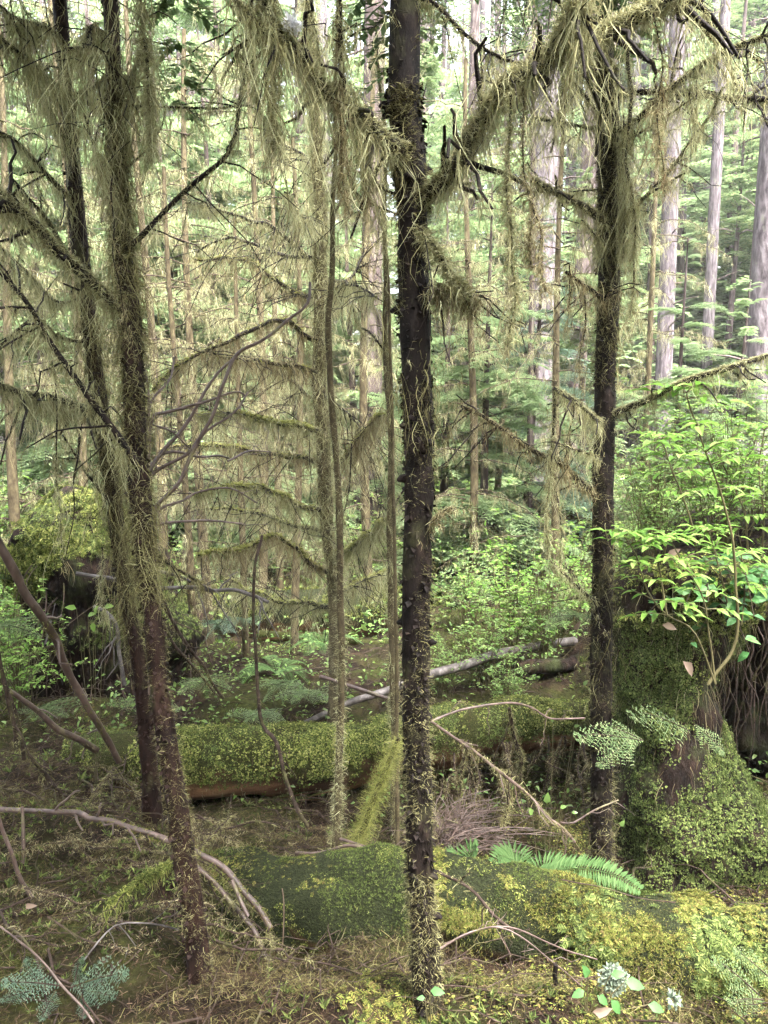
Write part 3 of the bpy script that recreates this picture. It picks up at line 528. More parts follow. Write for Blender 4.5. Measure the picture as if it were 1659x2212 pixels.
for k in range(40):
    left = k < 26; u, v = (rng.uniform(-20, 420), rng.uniform(1600, 2080)) if left else (rng.uniform(420, 1250), rng.uniform(1735, 1835)); Y_ = np.interp(v, [1600, 1800, 2080], [3.6, 2.75, 1.95]); p = W(u, v, Y_); p[2] = gz(p[0], p[1]) + .02; az = rng.uniform(-.6, .6) + (PI if rng.uniform() < .5 else 0); l = rng.uniform(.2, .6); t_ = np.linspace(0, 1, 14)[:, None]
    q = p + np.array([math.cos(az), math.sin(az) * .6, rng.uniform(0, .5)]) * l * t_ + np.array([0, 0, -.4 * l]) * t_ ** 2 + np.cumsum(rng.normal(size=(14, 3)) * .006, 0); q[:, 2] = np.maximum(q[:, 2], gz(q[:, 0], q[:, 1]) + .004); r0 = rng.uniform(.003, .007); mb = MB(); tube(mb, q, taper(q, r0, .0015), 7, .2, 40); tp = twigs(mb, q, 8, (.04, .2), .0015, (0, 0, .25), wob=.02)
    o = mb.build("fallen_twig", M['twig']); tag(o, "dead forked twig with scraps of moss lying on the left bank" if left else "dead forked twig with scraps of moss lying between the two logs", "branch", "mossy twigs littering the left bank" if left else "mossy twigs between the logs")
    m = MB(); fuzz(m, q, taper(q, r0, .0015), 420, (.008, .03), (.0008, .0022), .8, up=.2, patch=.3); hang(m, q, 14, (.02, .09), (3, 7), .008)
    for q2 in tp: fuzz(m, q2, .0015, 30, (.006, .02), (.0008, .002))
    m.build("moss_coat", M['hang_brown'] if k % 2 else M['fuzz'], o, smooth=False)
# the bare grey shrub
root = thing("dead_shrub", "bare dead shrub with smooth grey brown stems fanning up right from behind the left trunk", "shrub", G(322, 1560, 3.0))
FB = [([(322, 1500), (332, 1300), (342, 1130), (345, 1097), (390, 1037), (415, 977), (450, 907), (470, 852), (495, 797), (525, 757), (560, 735), (600, 710), (640, 680), (662, 655), (666, 610)], 13, 6), ([(320, 1200), (322, 1030), (340, 985), (375, 947), (415, 887), (450, 832), (500, 782)], 12, 6),
      ([(318, 1150), (325, 1030), (400, 982), (435, 937), (500, 887), (520, 872), (538, 850)], 11, 4), ([(335, 1200), (345, 1112), (400, 1082), (435, 1060), (500, 1057), (560, 1085)], 8, 3), ([(330, 1200), (345, 1136), (425, 1127), (470, 1128), (522, 1131)], 8, 4), ([(320, 1100), (335, 990), (450, 985), (495, 990)], 8, 4),
      ([(490, 990), (540, 978), (585, 981)], 5, 3), ([(315, 1000), (322, 905), (345, 890), (380, 882), (450, 862), (515, 850), (532, 860)], 10, 4), ([(314, 980), (318, 880), (350, 832), (365, 810), (380, 778)], 7, 4), ([(312, 950), (318, 870), (312, 800), (305, 770)], 7, 3), ([(322, 915), (360, 930), (400, 965), (420, 975)], 5, 3)]
for p, a, b in FB:
    q = uvpath(p, 2.55, 2.75, .02, .012); mb = MB(); tube(mb, q, taper(q, px(a, 2.6) / 2, px(b, 2.6) / 2), 8, .12, 30); twigs(mb, q, 7, (.04, .2), .0016, (0, 0, .1), wob=.02); mb.build("stem", M['smooth_stick'], root)
stick("fallen_branch", "thin prickly branch slanting down right from the middle trunk before the dark hollow", [(930, 1560), (1005, 1610), (1070, 1660), (1130, 1710), (1180, 1760), (1210, 1786), (1240, 1818)], 2.35, 2.5, 7, 7, 'smooth_stick', 500, tw=10, twL=(.03, .14), hangn=26, twd=(0, 0, -.6))
stick("fallen_branch", "thin reddish branch arching from the middle trunk over the split log", [(932, 1558), (1005, 1530), (1080, 1522), (1140, 1527), (1200, 1555), (1260, 1552)], 2.4, 2.7, 6, 4, 'smooth_stick', 60, tw=6, twL=(.03, .12))
stick("fallen_branch", "dark branch lying down the front log just right of the middle trunk", [(945, 1880), (985, 1903), (1030, 1932), (1065, 1975), (1105, 2008)], 2.22, 1.98, 7, 8, 'twig', 120, tw=3)
stick("fallen_twig", "reddish twig arching over the moss at the foot of the middle trunk", [(950, 2052), (985, 2030), (1020, 2015), (1080, 2008), (1140, 2015), (1205, 2045), (1290, 2068)], 1.86, 1.95, 5, 3, 'smooth_stick', tw=6, twL=(.03, .12))
stick("fallen_twig", "long reddish twig trailing beside the arching one", [(960, 2040), (1060, 2008), (1140, 2035), (1190, 2075), (1260, 2130)], 1.9, 1.85, 4, 3, 'smooth_stick', tw=5, twL=(.03, .12))
stick("fallen_twig", "thin dark twig lying along the golden moss of the front log", [(1210, 1898), (1310, 1920), (1400, 1940), (1460, 1955)], 2.14, 2.05, 3, 3, 'twig')
stick("fallen_twig", "pale pinkish stick behind the middle trunk above the split log", [(690, 1462), (740, 1476), (800, 1497), (855, 1512)], 3.9, 3.8, 9, 8, 'smooth_stick')
stick("fallen_twig", "reddish branch lying behind the foot of the slim stem on the front log", [(640, 1845), (700, 1843), (760, 1828), (820, 1845), (880, 1860)], 2.75, 2.5, 8, 8, 'smooth_stick', 60, tw=3)
stick("fallen_twig", "pair twig of the one behind the slim stem, sloping right to the middle trunk", [(735, 1815), (790, 1830), (840, 1848), (885, 1866)], 2.7, 2.45, 7, 6, 'smooth_stick', tw=2)
stick("fallen_twig", "brown twig across the litter in front of the split log", [(420, 1760), (480, 1790), (560, 1775), (640, 1800)], 2.9, 2.9, 5, 4, 'twig', 100, tw=6)
stick("fallen_twig", "bleached stub of wood standing in the bottom moss right of the middle trunk", [(1204, 2125), (1201, 2105), (1202, 2082)], 1.8, 1.8, 11, 10, 'bark')
stick("leaning_stick", "thin straight dry stalk in front of the dark side of the front log", [(610, 1920), (611, 1985), (609, 2050)], 2.2, 2.2, 3, 3, 'dead_leaf')
stick("dead_branch", "mossy forked branch hanging below the split log on its right part", [(1100, 1530), (1110, 1590), (1125, 1650), (1120, 1720)], 3.4, 3.5, 8, 12, 'twig', 900, tw=7, hangn=30, twd=(0, 0, -.8), patch=.1)
stick("dead_branch", "slim hanging dead branch under the split log, right of the middle trunk", [(1010, 1600), (1000, 1660), (990, 1730), (985, 1790)], 3.3, 3.3, 6, 5, 'twig', 500, tw=6, hangn=24, patch=.1)
stick("dead_branch", "crooked dead branch at the foot of the right hand trunk", [(1085, 1790), (1100, 1720), (1082, 1660)], 2.8, 2.9, 8, 6, 'twig', 500, tw=6, hangn=18, patch=.1)
stick("dead_branch", "thin bare twig reaching right across the right trunk foot", [(1210, 1778), (1240, 1778), (1290, 1750), (1335, 1728)], 2.55, 2.6, 5, 3, 'smooth_stick', tw=5, twL=(.03, .1))
for k in range(16):
    u = rng.uniform(945, 1270); v = np.interp(u, [940, 1100, 1280], [1655, 1630, 1605]); l = rng.uniform(70, 190); Y_ = np.interp(u, [940, 1280], [3.9, 4.4]); dx = rng.uniform(-30, 30, 3)
    stick("hanging_root", "mossy dead root hanging into the dark gap under the right part of the split log", [(u, v - 25), (u + dx[0], v + l * .35), (u + dx[0] * .4 + dx[1], v + l * .7), (u + dx[2], v + l)], Y_, Y_ - rng.uniform(.1, .6), 5, 2.5, 'twig', 240, tw=6, twL=(.03, .14), hangn=14, twd=(0, 0, -.9), patch=.25, cat_="root", mossm='hang_brown', group="roots hanging under the split log", wob=.03)
# tangle of dry twigs
root = thing("twig_tangle", "round tangle of fine dry pinkish twigs right of the middle trunk", "twigs", G(980, 1810, 2.9)); mb = MB()
for k in range(120):
    b = W(rng.normal(955, 30), rng.uniform(1800, 1845), rng.uniform(2.7, 3.0)); a = rng.normal(.25, .6); l = rng.uniform(.12, .32); tt = np.linspace(0, 1, 9)[:, None]; d = np.array([math.sin(a), rng.normal(0, .3), math.cos(a)])
    q = b + d * l * tt + np.array([rng.uniform(-.02, .16), 0, -.12]) * tt ** 2 * (l / .25) + rng.normal(size=3) * .01 * np.sin(tt * 5)
    tube(mb, q, taper(q, .0028, .0011), 4, cap=False)
    for s_ in range(3):
        i = rng.integers(3, 8); q2 = q[i] + nrm(d + rng.normal(size=3) * .9) * np.linspace(0, rng.uniform(.03, .1), 4)[:, None]; tube(mb, q2, taper(q2, .0016, .0008), 3, cap=False)
mb.build("twig_bundle", M['smooth_stick'], root)
# ------------------------------------------------------------------ near trees
class Tree:
    def __init__(s, name, label, pts, Y, bark, w, Ytop=None, top=5.5, moss=3000, mossm='fuzz', fl=(.008, .03), patch=.35, group=None, cat_="tree", sides=14, knobs=0, mlo=0., mhi=.75, rough=.10, wob=.006):
        # pts from the foot upwards, w = widths in picture pixels along pts
        n = len(pts); Ytop = Y if Ytop is None else Ytop; s.Y = Y
        P = [W(p[0], p[1], Y + (Ytop - Y) * k / (n - 1)) for k, p in enumerate(pts)]
        rr = [px(q, Y) / 2 for q in w]
        foot = P[0].copy(); foot[2] = min(foot[2], gz(foot[0], foot[1])) - .12; P = [foot] + P; rr = [rr[0] * 1.25] + rr
        if top:
            d = nrm(P[-1] - P[-2]); d = nrm(d + np.array([0, 0, 1.])); k = max(.1, top - P[-1][2]); P.append(P[-1] + d * k); rr.append(rr[-1] * .45)
        path = cat(P, .025); path = path + wob * np.stack([fbm(path * 2.2 + 7, 2, 61), fbm(path * 2.2 + 3, 2, 62), 0 * path[:, 0]], -1); s.path = path
        cum = np.concatenate([[0], np.cumsum(np.linalg.norm(np.diff(np.array(P), axis=0), axis=1))]); pc = np.concatenate([[0], np.cumsum(np.linalg.norm(np.diff(path, axis=0), axis=1))])
        s.rad = np.interp(pc / pc[-1], cum / cum[-1], rr)
        s.root = thing(name, label, cat_, P[1] if not top else (P[1][0], P[1][1], P[1][2]), group)
        mb = MB(); tube(mb, path, s.rad, sides, rough, 16)
        if top:
            n = 2600; q, t, r = along(path, n, .02, .75, s.rad); o = nrm(rng.normal(size=(n, 3)) * np.array([1, 1, .05])); q = q + o * r[:, None] * .97
            v, f = kites(q, o * rng.uniform(.15, .7, (n, 1)) + rng.normal(size=(n, 3)) * .5 + np.array([0, 0, -.6]), rng.uniform(.006, .022, n), rng.uniform(.006, .018, n), np.array([.3, .2, 1.]), .2); mb.add(v, f)
        for k in range(knobs):
            q, t, r = along(path, 1, .05, .7, s.rad); o = nrm(rng.normal(size=3) * np.array([1, 1, .2])); q = q[0] + o * r[0] * .8
            tube(mb, np.array([q, q + o * r[0] * .45 + [0, 0, .004], q + o * r[0] * .7]), [r[0] * .33, r[0] * .25, r[0] * .12], 6, .2, 40)
        s.trunk = mb.build("trunk", M[bark], s.root)
        if moss:
            m = MB(); fuzz(m, path, s.rad, int(moss * 1.6), fl, (.0005, .0015), grav=.4, sway=.45, lo=mlo, hi=mhi, patch=patch)
            s.tm = m
            s.tmat = M[mossm]
        else: s.tm = None
    def curtain(s, n, lo, hi, L=(.05, .35), per=(6, 14), spread=.02, wd=(.001, .0028)):
        hang(s.tm, s.path, n, L, per, spread, wd, lo, hi, 0.0)
    def finish(s):
        if s.tm: s.tm.build("moss_coat", s.tmat, s.trunk, smooth=False)
        return s
    def branch(s, pts, Y0, Y1, w0, w1, mossn=400, hangn=30, L=(.04, .25), fl=(.006, .022), up=0., mossm='fuzz', hangm='hang', tw=6, twL=(.05, .25), per=(4, 10), spread=.01, bark='bark', wob=.006, patch=0., hlo=.08, twh=4, twd=(0, 0, -.3), rough=.12, label=None, wd=(.001, .0028), fwd=(.0012, .003)):
        path = uvpath(pts, Y0, Y1, .02, wob); r = taper(path, px(w0, Y0) / 2, px(w1, Y1) / 2)
        mb = MB(); tube(mb, path, r, 8, rough, 30); tp = twigs(mb, path, tw, twL, max(.0012, r[-1] * .6), twd) if tw else []
        o = mb.build("branch", M[bark], s.root, label=label)
        m = MB()
        if mossn: fuzz(m, path, r, mossn, fl, fwd, grav=.7, up=up, patch=patch)
        if hangn: hang(m, path, hangn, L, per, spread, wd, hlo, 1., r)
        for q in tp:
            if twh: hang(m, q, twh, (L[0], L[1] * .6), (2, 6), .006, wd, .2, 1.); fuzz(m, q, .0015, 12, (.006, .016), (.0008, .002))
        if m.n: m.build("hanging_moss", [M[hangm]], o, smooth=False)
        return o, path
    def rope(s, pts, Y, w, n=260, hangn=10, L=(.05, .2), fl=(.01, .035), Y1=None, mossm='hang', core=.3, wob=.012):
        path = uvpath(pts, Y, Y1, .015, wob); r = taper(path, px(w, Y) * core, px(w, Y) * core * .3)
        mb = MB(); tube(mb, path, np.maximum(r * .45, .0012), 5, .2, 40); o = mb.build("hanging_twig", M['bark'], s.root)
        m = MB(); fuzz(m, path, r * .5, n, fl, (.0009, .0025), grav=1.1); hang(m, path, hangn, L, (3, 8), .006, lo=.3)
        m.build("hanging_moss", M[mossm], o, smooth=False); return o
    def crown(s, n, zlo, R=(.6, 1.3), m='needle', zhi=None):
        zlo += .5; P = s.path; k = np.where(P[:, 2] > zlo)[0]
        if len(k) == 0: return
        mb = MB(); i = rng.choice(k, n); az = rng.uniform(0, 6.28, n); fr = (P[i, 2] - zlo) / max(P[-1, 2] - zlo, .1)
        D = np.stack([np.cos(az), np.sin(az), rng.uniform(-.05, .35, n)], -1); l = (R[0] + (R[1] - R[0]) * rng.uniform(0, 1, n)) * (1.1 - .7 * fr)
        for t in range(4):
            q = np.arange(n) % 4 == t; stamp(mb, BOUGH_FINE[t], P[i][q], D[q], np.array([0, 0, 1.]), l[q])
        mb.build("crown", M[m], s.root, smooth=False)

# the dark trunk in the middle
T = Tree("mossy_tree", "dark brown moss flecked trunk in the middle with one thick branch on each side", [(918, 2165), (912, 2000), (905, 1850), (902, 1700), (899, 1500), (898, 1300), (899, 1150), (902, 1000), (903, 800), (898, 650), (895, 560), (896, 480), (890, 400), (885, 300), (875, 200), (876, 0)], 1.8,
         'bark', [70, 62, 60, 58, 60, 62, 62, 64, 66, 66, 62, 66, 70, 66, 66, 64], top=5.0, moss=14000, patch=.46, fl=(.004, .018), knobs=30, sides=18, mhi=.62)
fuzz(T.tm, T.path, T.rad, 2600, (.006, .026), (.0009, .0024), .6, hi=.11, patch=.2)                       # mossy foot
fuzz(T.tm, T.path, T.rad, 6500, (.008, .03), (.0008, .0022), .6, lo=.36, hi=.62, patch=.4)
T.curtain(60, .30, .34, (.06, .22), (8, 16), .03); T.curtain(60, .40, .62, (.05, .25), (6, 14), .03)
T.finish()
T.branch([(885, 345), (866, 325), (829, 292), (760, 225), (690, 180), (640, 115), (600, 60), (575, -20)], 1.8, 1.55, 34, 22, 4200, 64, (.04, .42), (.008, .03), up=.2, tw=16, per=(6, 14), spread=.014, wob=.012, label="thick mossy branch rising to the left")
T.branch([(620, 95), (565, 55), (505, -10)], 1.6, 1.5, 16, 10, 700, 50, (.05, .4), tw=6)
T.branch([(905, 430), (935, 405), (985, 345), (1040, 270), (1075, 212), (1110, 178), (1170, 138), (1240, 88), (1340, 52), (1450, 5), (1490, -25)], 1.8, 1.5, 36, 26, 8500, 84, (.04, .36), (.008, .036), up=.35, tw=22, per=(6, 16), spread=.018, wob=.012, fwd=(.0009, .0022), label="thick shaggy mossy branch rising to the right")
T.branch([(1215, 100), (1240, 45), (1262, -25)], 1.62, 1.5, 24, 18, 2200, 40, (.05, .3), (.01, .04), tw=5, spread=.015)
T.branch([(1440, 5), (1500, -20), (1515, 0), (1530, 50), (1565, 120), (1585, 165), (1592, 185)], 1.5, 1.6, 8, 4, 160, 20, (.04, .22), tw=12, twL=(.05, .16))
T.branch([(880, -10), (945, 15), (1005, 75), (1055, 110), (1110, 133), (1165, 138)], 1.8, 1.62, 9, 6, 350, 46, (.04, .22), tw=10)
T.branch([(925, 640), (958, 625), (1000, 640), (1022, 662)], 1.8, 1.72, 17, 8, 1500, 60, (.04, .16), (.01, .04), tw=6, hangm='hang_brown', spread=.016)
T.branch([(905, 490), (940, 540), (965, 585), (990, 612), (1012, 640)], 1.76, 1.7, 10, 5, 1300, 30, (.03, .12), (.01, .035), tw=3, spread=.012)
T.branch([(915, 1140), (935, 1130), (955, 1108), (975, 1100)], 1.8, 1.74, 10, 4, 300, 14, (.02, .06), tw=5, twL=(.02, .06), hangm='hang_brown')
T.branch([(870, 425), (820, 400), (795, 345), (770, 270), (740, 150), (735, -10)], 1.8, 1.62, 6, 6, 300, 60, (.05, .3), tw=10, twL=(.05, .2))
T.branch([(875, 470), (800, 440), (760, 400), (745, 330), (735, 200)], 1.82, 1.9, 5, 4, 160, 40, (.05, .25), tw=8)
T.branch([(700, 187), (680, 60), (662, -10)], 1.72, 1.66, 4, 4, 80, 24, (.05, .3), tw=5)
T.rope([(1100, 205), (1103, 300), (1096, 420), (1104, 500), (1100, 560), (1108, 640), (1098, 700), (1096, 750)], 1.62, 20, 1500, 26, (.05, .22))
T.rope([(1125, 195), (1135, 300), (1137, 380), (1150, 440), (1168, 500), (1160, 560), (1175, 640)], 1.62, 14, 600, 16, (.05, .16), mossm='hang_brown')
T.rope([(1150, 480), (1140, 540), (1145, 590)], 1.62, 10, 200, 8, (.03, .08), mossm='hang_brown')
T.rope([(1420, 30), (1430, 130), (1425, 220), (1432, 300), (1428, 420)], 1.52, 12, 420, 14, (.05, .2), mossm='hang_brown')
T.rope([(1210, 110), (1212, 180), (1205, 260)], 1.6, 8, 120, 8, (.04, .12))
T.rope([(590, 60), (598, 170), (592, 260), (596, 330)], 1.58, 24, 900, 40, (.06, .3))
T.rope([(730, 30), (733, 160), (738, 270), (745, 420), (760, 470)], 1.65, 14, 500, 24, (.05, .22), mossm='hang_brown')
T.rope([(555, 40), (552, 140), (560, 240)], 1.56, 10, 200, 10, (.05, .2))
T.rope([(795, 260), (790, 380), (797, 430)], 1.75, 10, 260, 12, (.05, .18), mossm='hang_brown')
T.crown(73, 2.75, (.7, 1.5))

# the two leaning trunks on the left
T = Tree("mossy_tree", "leaning left trunk rooted nearest the lower left corner, shaggy with hanging moss", [(437, 2120), (420, 2000), (385, 1760), (360, 1600), (345, 1500), (332, 1350), (320, 1250), (308, 1100), (300, 1000), (290, 850), (284, 700), (268, 550), (258, 400), (252, 250), (238, 0)], 1.95,
         'bark_red', [58, 54, 50, 46, 42, 42, 44, 46, 46, 46, 44, 40, 36, 34, 32], Ytop=2.1, top=5.2, moss=12000, patch=.36, fl=(.005, .02), mhi=.66)
fuzz(T.tm, T.path, T.rad, 9000, (.012, .05), (.001, .0028), 1., lo=.22, hi=.47, patch=.1); T.curtain(150, .24, .47, (.08, .38), (8, 18), .022); T.curtain(36, .47, .66, (.05, .25), (5, 12), .03)
T.finish()
T.branch([(270, 540), (300, 515), (350, 462), (425, 387), (495, 320), (512, 240), (528, 150), (545, 40), (550, -20)], 2.05, 2.15, 11, 6, 500, 50, (.04, .2), tw=14)
T.branch([(290, 1000), (285, 990), (230, 907), (185, 847), (110, 747), (60, 665), (-15, 565)], 2.0, 1.9, 15, 9, 700, 70, (.05, .3), tw=14)
T.branch([(270, 672), (240, 650), (175, 590), (120, 540), (60, 470), (-15, 405)], 2.05, 1.95, 24, 18, 2600, 110, (.05, .34), (.008, .03), up=.5, tw=12, mossm='fuzz')
T.branch([(258, 222), (330, 228), (400, 230), (470, 231), (540, 228), (580, 262)], 2.1, 2.3, 6, 3, 160, 34, (.03, .16), tw=14, twL=(.04, .18))
T.branch([(262, 375), (285, 355), (320, 320), (350, 270), (358, 235)], 2.1, 2.2, 5, 3, 60, 10, (.03, .2), tw=5)
T.branch([(270, 470), (240, 400), (205, 330), (180, 240)], 2.06, 1.95, 6, 4, 160, 40, (.06, .4), tw=6)
T.branch([(250, 230), (300, 130), (310, 60), (300, -15)], 2.1, 1.95, 8, 6, 500, 60, (.06, .4), tw=10, per=(8, 16), spread=.02)
T.branch([(245, 90), (200, 60), (185, 100), (140, 108)], 2.1, 1.9, 12, 6, 500, 60, (.06, .45), tw=8, per=(8, 16), spread=.02)
T.branch([(320, 1170), (345, 1200), (380, 1225), (420, 1250), (435, 1262)], 2.0, 2.2, 9, 5, 350, 24, (.03, .10), up=.5, tw=3, mossm='moss_green', hangm='fuzz')
T.rope([(310, 80), (318, 180), (322, 260), (312, 350)], 1.95, 30, 1200, 50, (.06, .35))
T.rope([(250, 380), (247, 480), (243, 560), (262, 640), (285, 740)], 1.9, 6, 90, 4, (.03, .1), mossm='hang_brown', core=.6)
T.crown(64, 2.9, (.7, 1.5))

T = Tree("mossy_tree", "slim reddish trunk with bare foot just behind the leaning left trunk", [(325, 1680), (312, 1550), (298, 1420), (272, 1290), (250, 1130), (232, 1000), (212, 850), (200, 760), (185, 640), (172, 530), (160, 400), (148, 250), (130, 0)], 2.95,
         'bark_red', [40, 36, 34, 32, 32, 34, 34, 34, 34, 34, 32, 28, 26], top=5.8, moss=4200, patch=.42, fl=(.012, .04), mlo=.12, mhi=.7)
fuzz(T.tm, T.path, T.rad, 6000, (.015, .06), (.0014, .0035), 1., lo=.13, hi=.36, patch=.15); T.curtain(110, .18, .42, (.1, .5), (8, 18), .03, (.0014, .0034)); T.curtain(60, .5, .72, (.1, .5), (8, 16), .05, (.0014, .0034))
T.finish()
for a in ([(195, 890), (180, 882), (120, 865), (60, 850), (-10, 828)], 2.95, 2.6, 20, 14, 2200, 130, (.06, .34)), ([(240, 1110), (215, 1060), (180, 1010), (150, 960), (135, 940)], 2.95, 2.7, 7, 4, 200, 16, (.04, .14)), \
         ([(150, 420), (135, 413), (60, 330), (30, 300), (-15, 280)], 2.95, 2.6, 10, 8, 700, 50, (.05, .3)), ([(140, 200), (110, 175), (50, 125), (-15, 65)], 2.95, 2.5, 13, 9, 800, 90, (.06, .4)), \
         ([(190, 600), (150, 560), (100, 475), (55, 425), (20, 382)], 2.95, 2.6, 12, 7, 300, 30, (.05, .2)), ([(155, 330), (90, 200), (60, 120), (20, 30)], 2.95, 2.6, 7, 5, 300, 60, (.06, .4)), \
         ([(205, 740), (130, 730), (70, 690), (-10, 760)], 2.95, 2.6, 7, 5, 300, 60, (.06, .3)), ([(185, 640), (120, 650), (70, 600), (-10, 520)], 2.95, 2.5, 6, 5, 260, 60, (.06, .3)), \
         ([(145, 210), (200, 190), (240, 160), (300, 170)], 2.95, 3.0, 8, 4, 300, 60, (.08, .45)), ([(138, 90), (100, 60), (40, 40), (-10, 10)], 2.95, 2.6, 8, 6, 300, 60, (.08, .45)):
    T.branch(*a, up=.2, tw=10, spread=.018, per=(6, 14), wd=(.0014, .0034))
T.rope([(118, 780), (120, 900), (125, 1010), (130, 1100), (132, 1180)], 2.7, 16, 500, 20, (.08, .3))
T.rope([(175, 900), (172, 1000), (162, 1060), (155, 1140), (130, 1230)], 2.7, 8, 60, 4, (.03, .1), mossm='hang_brown', core=.7)
T.rope([(215, 1180), (217, 1250), (222, 1300), (226, 1345)], 2.85, 14, 300, 20, (.05, .18))
T.crown(36, 3.5, (.7, 1.3))

# the slim trunk with arched mossy branches
T = Tree("mossy_tree", "slim trunk at mid distance with arched dead branches dripping with moss", [(728, 1480), (725, 1330), (720, 1240), (710, 1137), (700, 937), (695, 737), (692, 600), (695, 450), (688, 380), (678, 270), (668, 120), (664, -60)], 4.3,
         'stem_bark', [32, 31, 29, 29, 31, 31, 30, 26, 23, 21, 19, 17], top=0, moss=9000, patch=.3, fl=(.008, .035), wob=.022, mhi=1., mossm='hang')
fuzz(T.tm, T.path, T.rad, 9000, (.02, .07), (.0014, .0032), 1.1, lo=.3)
T.curtain(260, .25, 1., (.08, .4), (6, 14), .03, (.0016, .004)); T.finish()
CB = [([(685, 805), (625, 787), (550, 777), (450, 767), (310, 760)], 1), ([(692, 865), (625, 822), (550, 785), (500, 757), (400, 720), (310, 655)], 0), ([(698, 932), (650, 917), (575, 902), (500, 897), (425, 905), (350, 925)], 3),
      ([(700, 1007), (650, 987), (575, 975), (500, 967), (400, 965), (340, 975)], 2), ([(708, 1107), (650, 1087), (600, 1070), (525, 1060), (430, 1057), (360, 1070)], 2), ([(706, 1085), (620, 1067), (575, 1052), (475, 1042), (380, 1032)], 2),
      ([(710, 1147), (625, 1132), (550, 1120), (450, 1112), (350, 1125)], 1), ([(715, 1237), (650, 1217), (600, 1192), (525, 1187), (425, 1205), (360, 1240)], 2), ([(722, 1317), (650, 1295), (575, 1272), (480, 1240), (380, 1215)], 1),
      ([(660, 555), (600, 510), (525, 465), (450, 440), (400, 437), (285, 450)], 0), ([(690, 645), (655, 645), (575, 605), (500, 572), (425, 565), (350, 605), (300, 650)], 1), ([(690, 665), (665, 660), (500, 662), (325, 667)], 0),
      ([(692, 490), (670, 470), (625, 425), (550, 365), (500, 330)], 0), ([(690, 410), (650, 345), (610, 295), (570, 250), (520, 200)], 0), ([(698, 740), (600, 700), (500, 730), (400, 780), (330, 830)], 1),
      ([(700, 890), (640, 850), (560, 862), (480, 880), (380, 890)], 2), ([(705, 1030), (600, 1000), (500, 1010), (420, 1000), (340, 1010)], 1), ([(690, 560), (600, 540), (500, 520), (420, 540), (330, 560)], 0), ([(688, 430), (600, 400), (480, 330), (380, 320), (300, 300)], 0),
      ([(735, 1200), (760, 1185), (800, 1160), (835, 1135)], 2), ([(700, 600), (750, 575), (800, 530)], 0), ([(705, 650), (760, 635), (815, 632)], 0), ([(712, 860), (760, 920), (800, 975), (830, 1010)], 0), ([(720, 1010), (780, 950), (830, 915)], 2), ([(725, 1290), (790, 1250), (840, 1230)], 1)]
CB = [c for k, c in enumerate(CB) if k not in (5, 11, 15, 16, 18)]
CB = [([(a + (0 if n in (0, len(p) - 1) and a > 640 else rng.normal(0, 8)), b + (0 if n == 0 else rng.normal(0, 10))) for n, (a, b) in enumerate(p[:len(p) - int(rng.integers(0, 3))] if len(p) > 4 else p)], g) for p, g in CB]
for k, (p, g) in enumerate(CB):
    far = 4.3 + (.5 if k % 2 else -.7)
    T.branch(p, 4.3, far, 12 if g else 9, 4, (250, 900, 1900, 3000)[g], (110, 170, 220, 200)[g], (.05, .34), (.008, .028), up=(.1, .5, 1.0, 1.2)[g], tw=24, twL=(.08, .42), wob=.02, mossm='moss_green', hangm='hang' if k % 3 else 'hang_brown', per=(4, 10), spread=.016, wd=(.0014, .0036), fwd=(.0016, .004), twh=3)
for k, (p, g) in enumerate(CB):                      # bright moss along the tops of the arched branches
    if g >= 1:
        o = [c for c in T.root.children if c.name.startswith("branch")][k]; q = uvpath(p, 4.3, 4.3 + (.5 if k % 2 else -.7), .02, .02); m = MB()
        fuzz(m, q, taper(q, .014, .006), (0, 500, 1500, 3000)[g], (.012, .035), (.003, .006), .4, up=1.6, patch=.25, pscale=4, lo=.12)
        if m.n: m.build("moss_ridge", M['moss_green'], o, smooth=False)
T = Tree("mossy_sapling", "thin mossy stem standing close in front of the slim trunk with arched branches", [(728, 1788), (733, 1650), (735, 1500), (738, 1300), (735, 1150), (725, 1000), (714, 850), (712, 700), (715, 590), (712, 450), (724, 330), (730, 160), (734, -50)], 2.95,
         'stem_bark', [18, 17, 16, 16, 15, 14, 14, 13, 12, 10, 8, 6, 5], top=0, moss=6000, patch=.3, fl=(.008, .035), wob=.022, mhi=1., sides=10, mossm='hang')
fuzz(T.tm, T.path, T.rad, 1500, (.012, .03), (.002, .004), .6, lo=0., hi=.32, patch=.4); T.curtain(70, .4, 1., (.06, .3), (5, 12), .014); T.finish()
T.branch([(716, 480), (735, 440), (760, 400), (780, 330)], 2.95, 3.1, 6, 3, 160, 14, (.04, .2), tw=5)
T.branch([(732, 1140), (745, 1100), (755, 1040), (760, 960)], 2.95, 3.1, 4, 3, 60, 10, (.04, .2), tw=3)

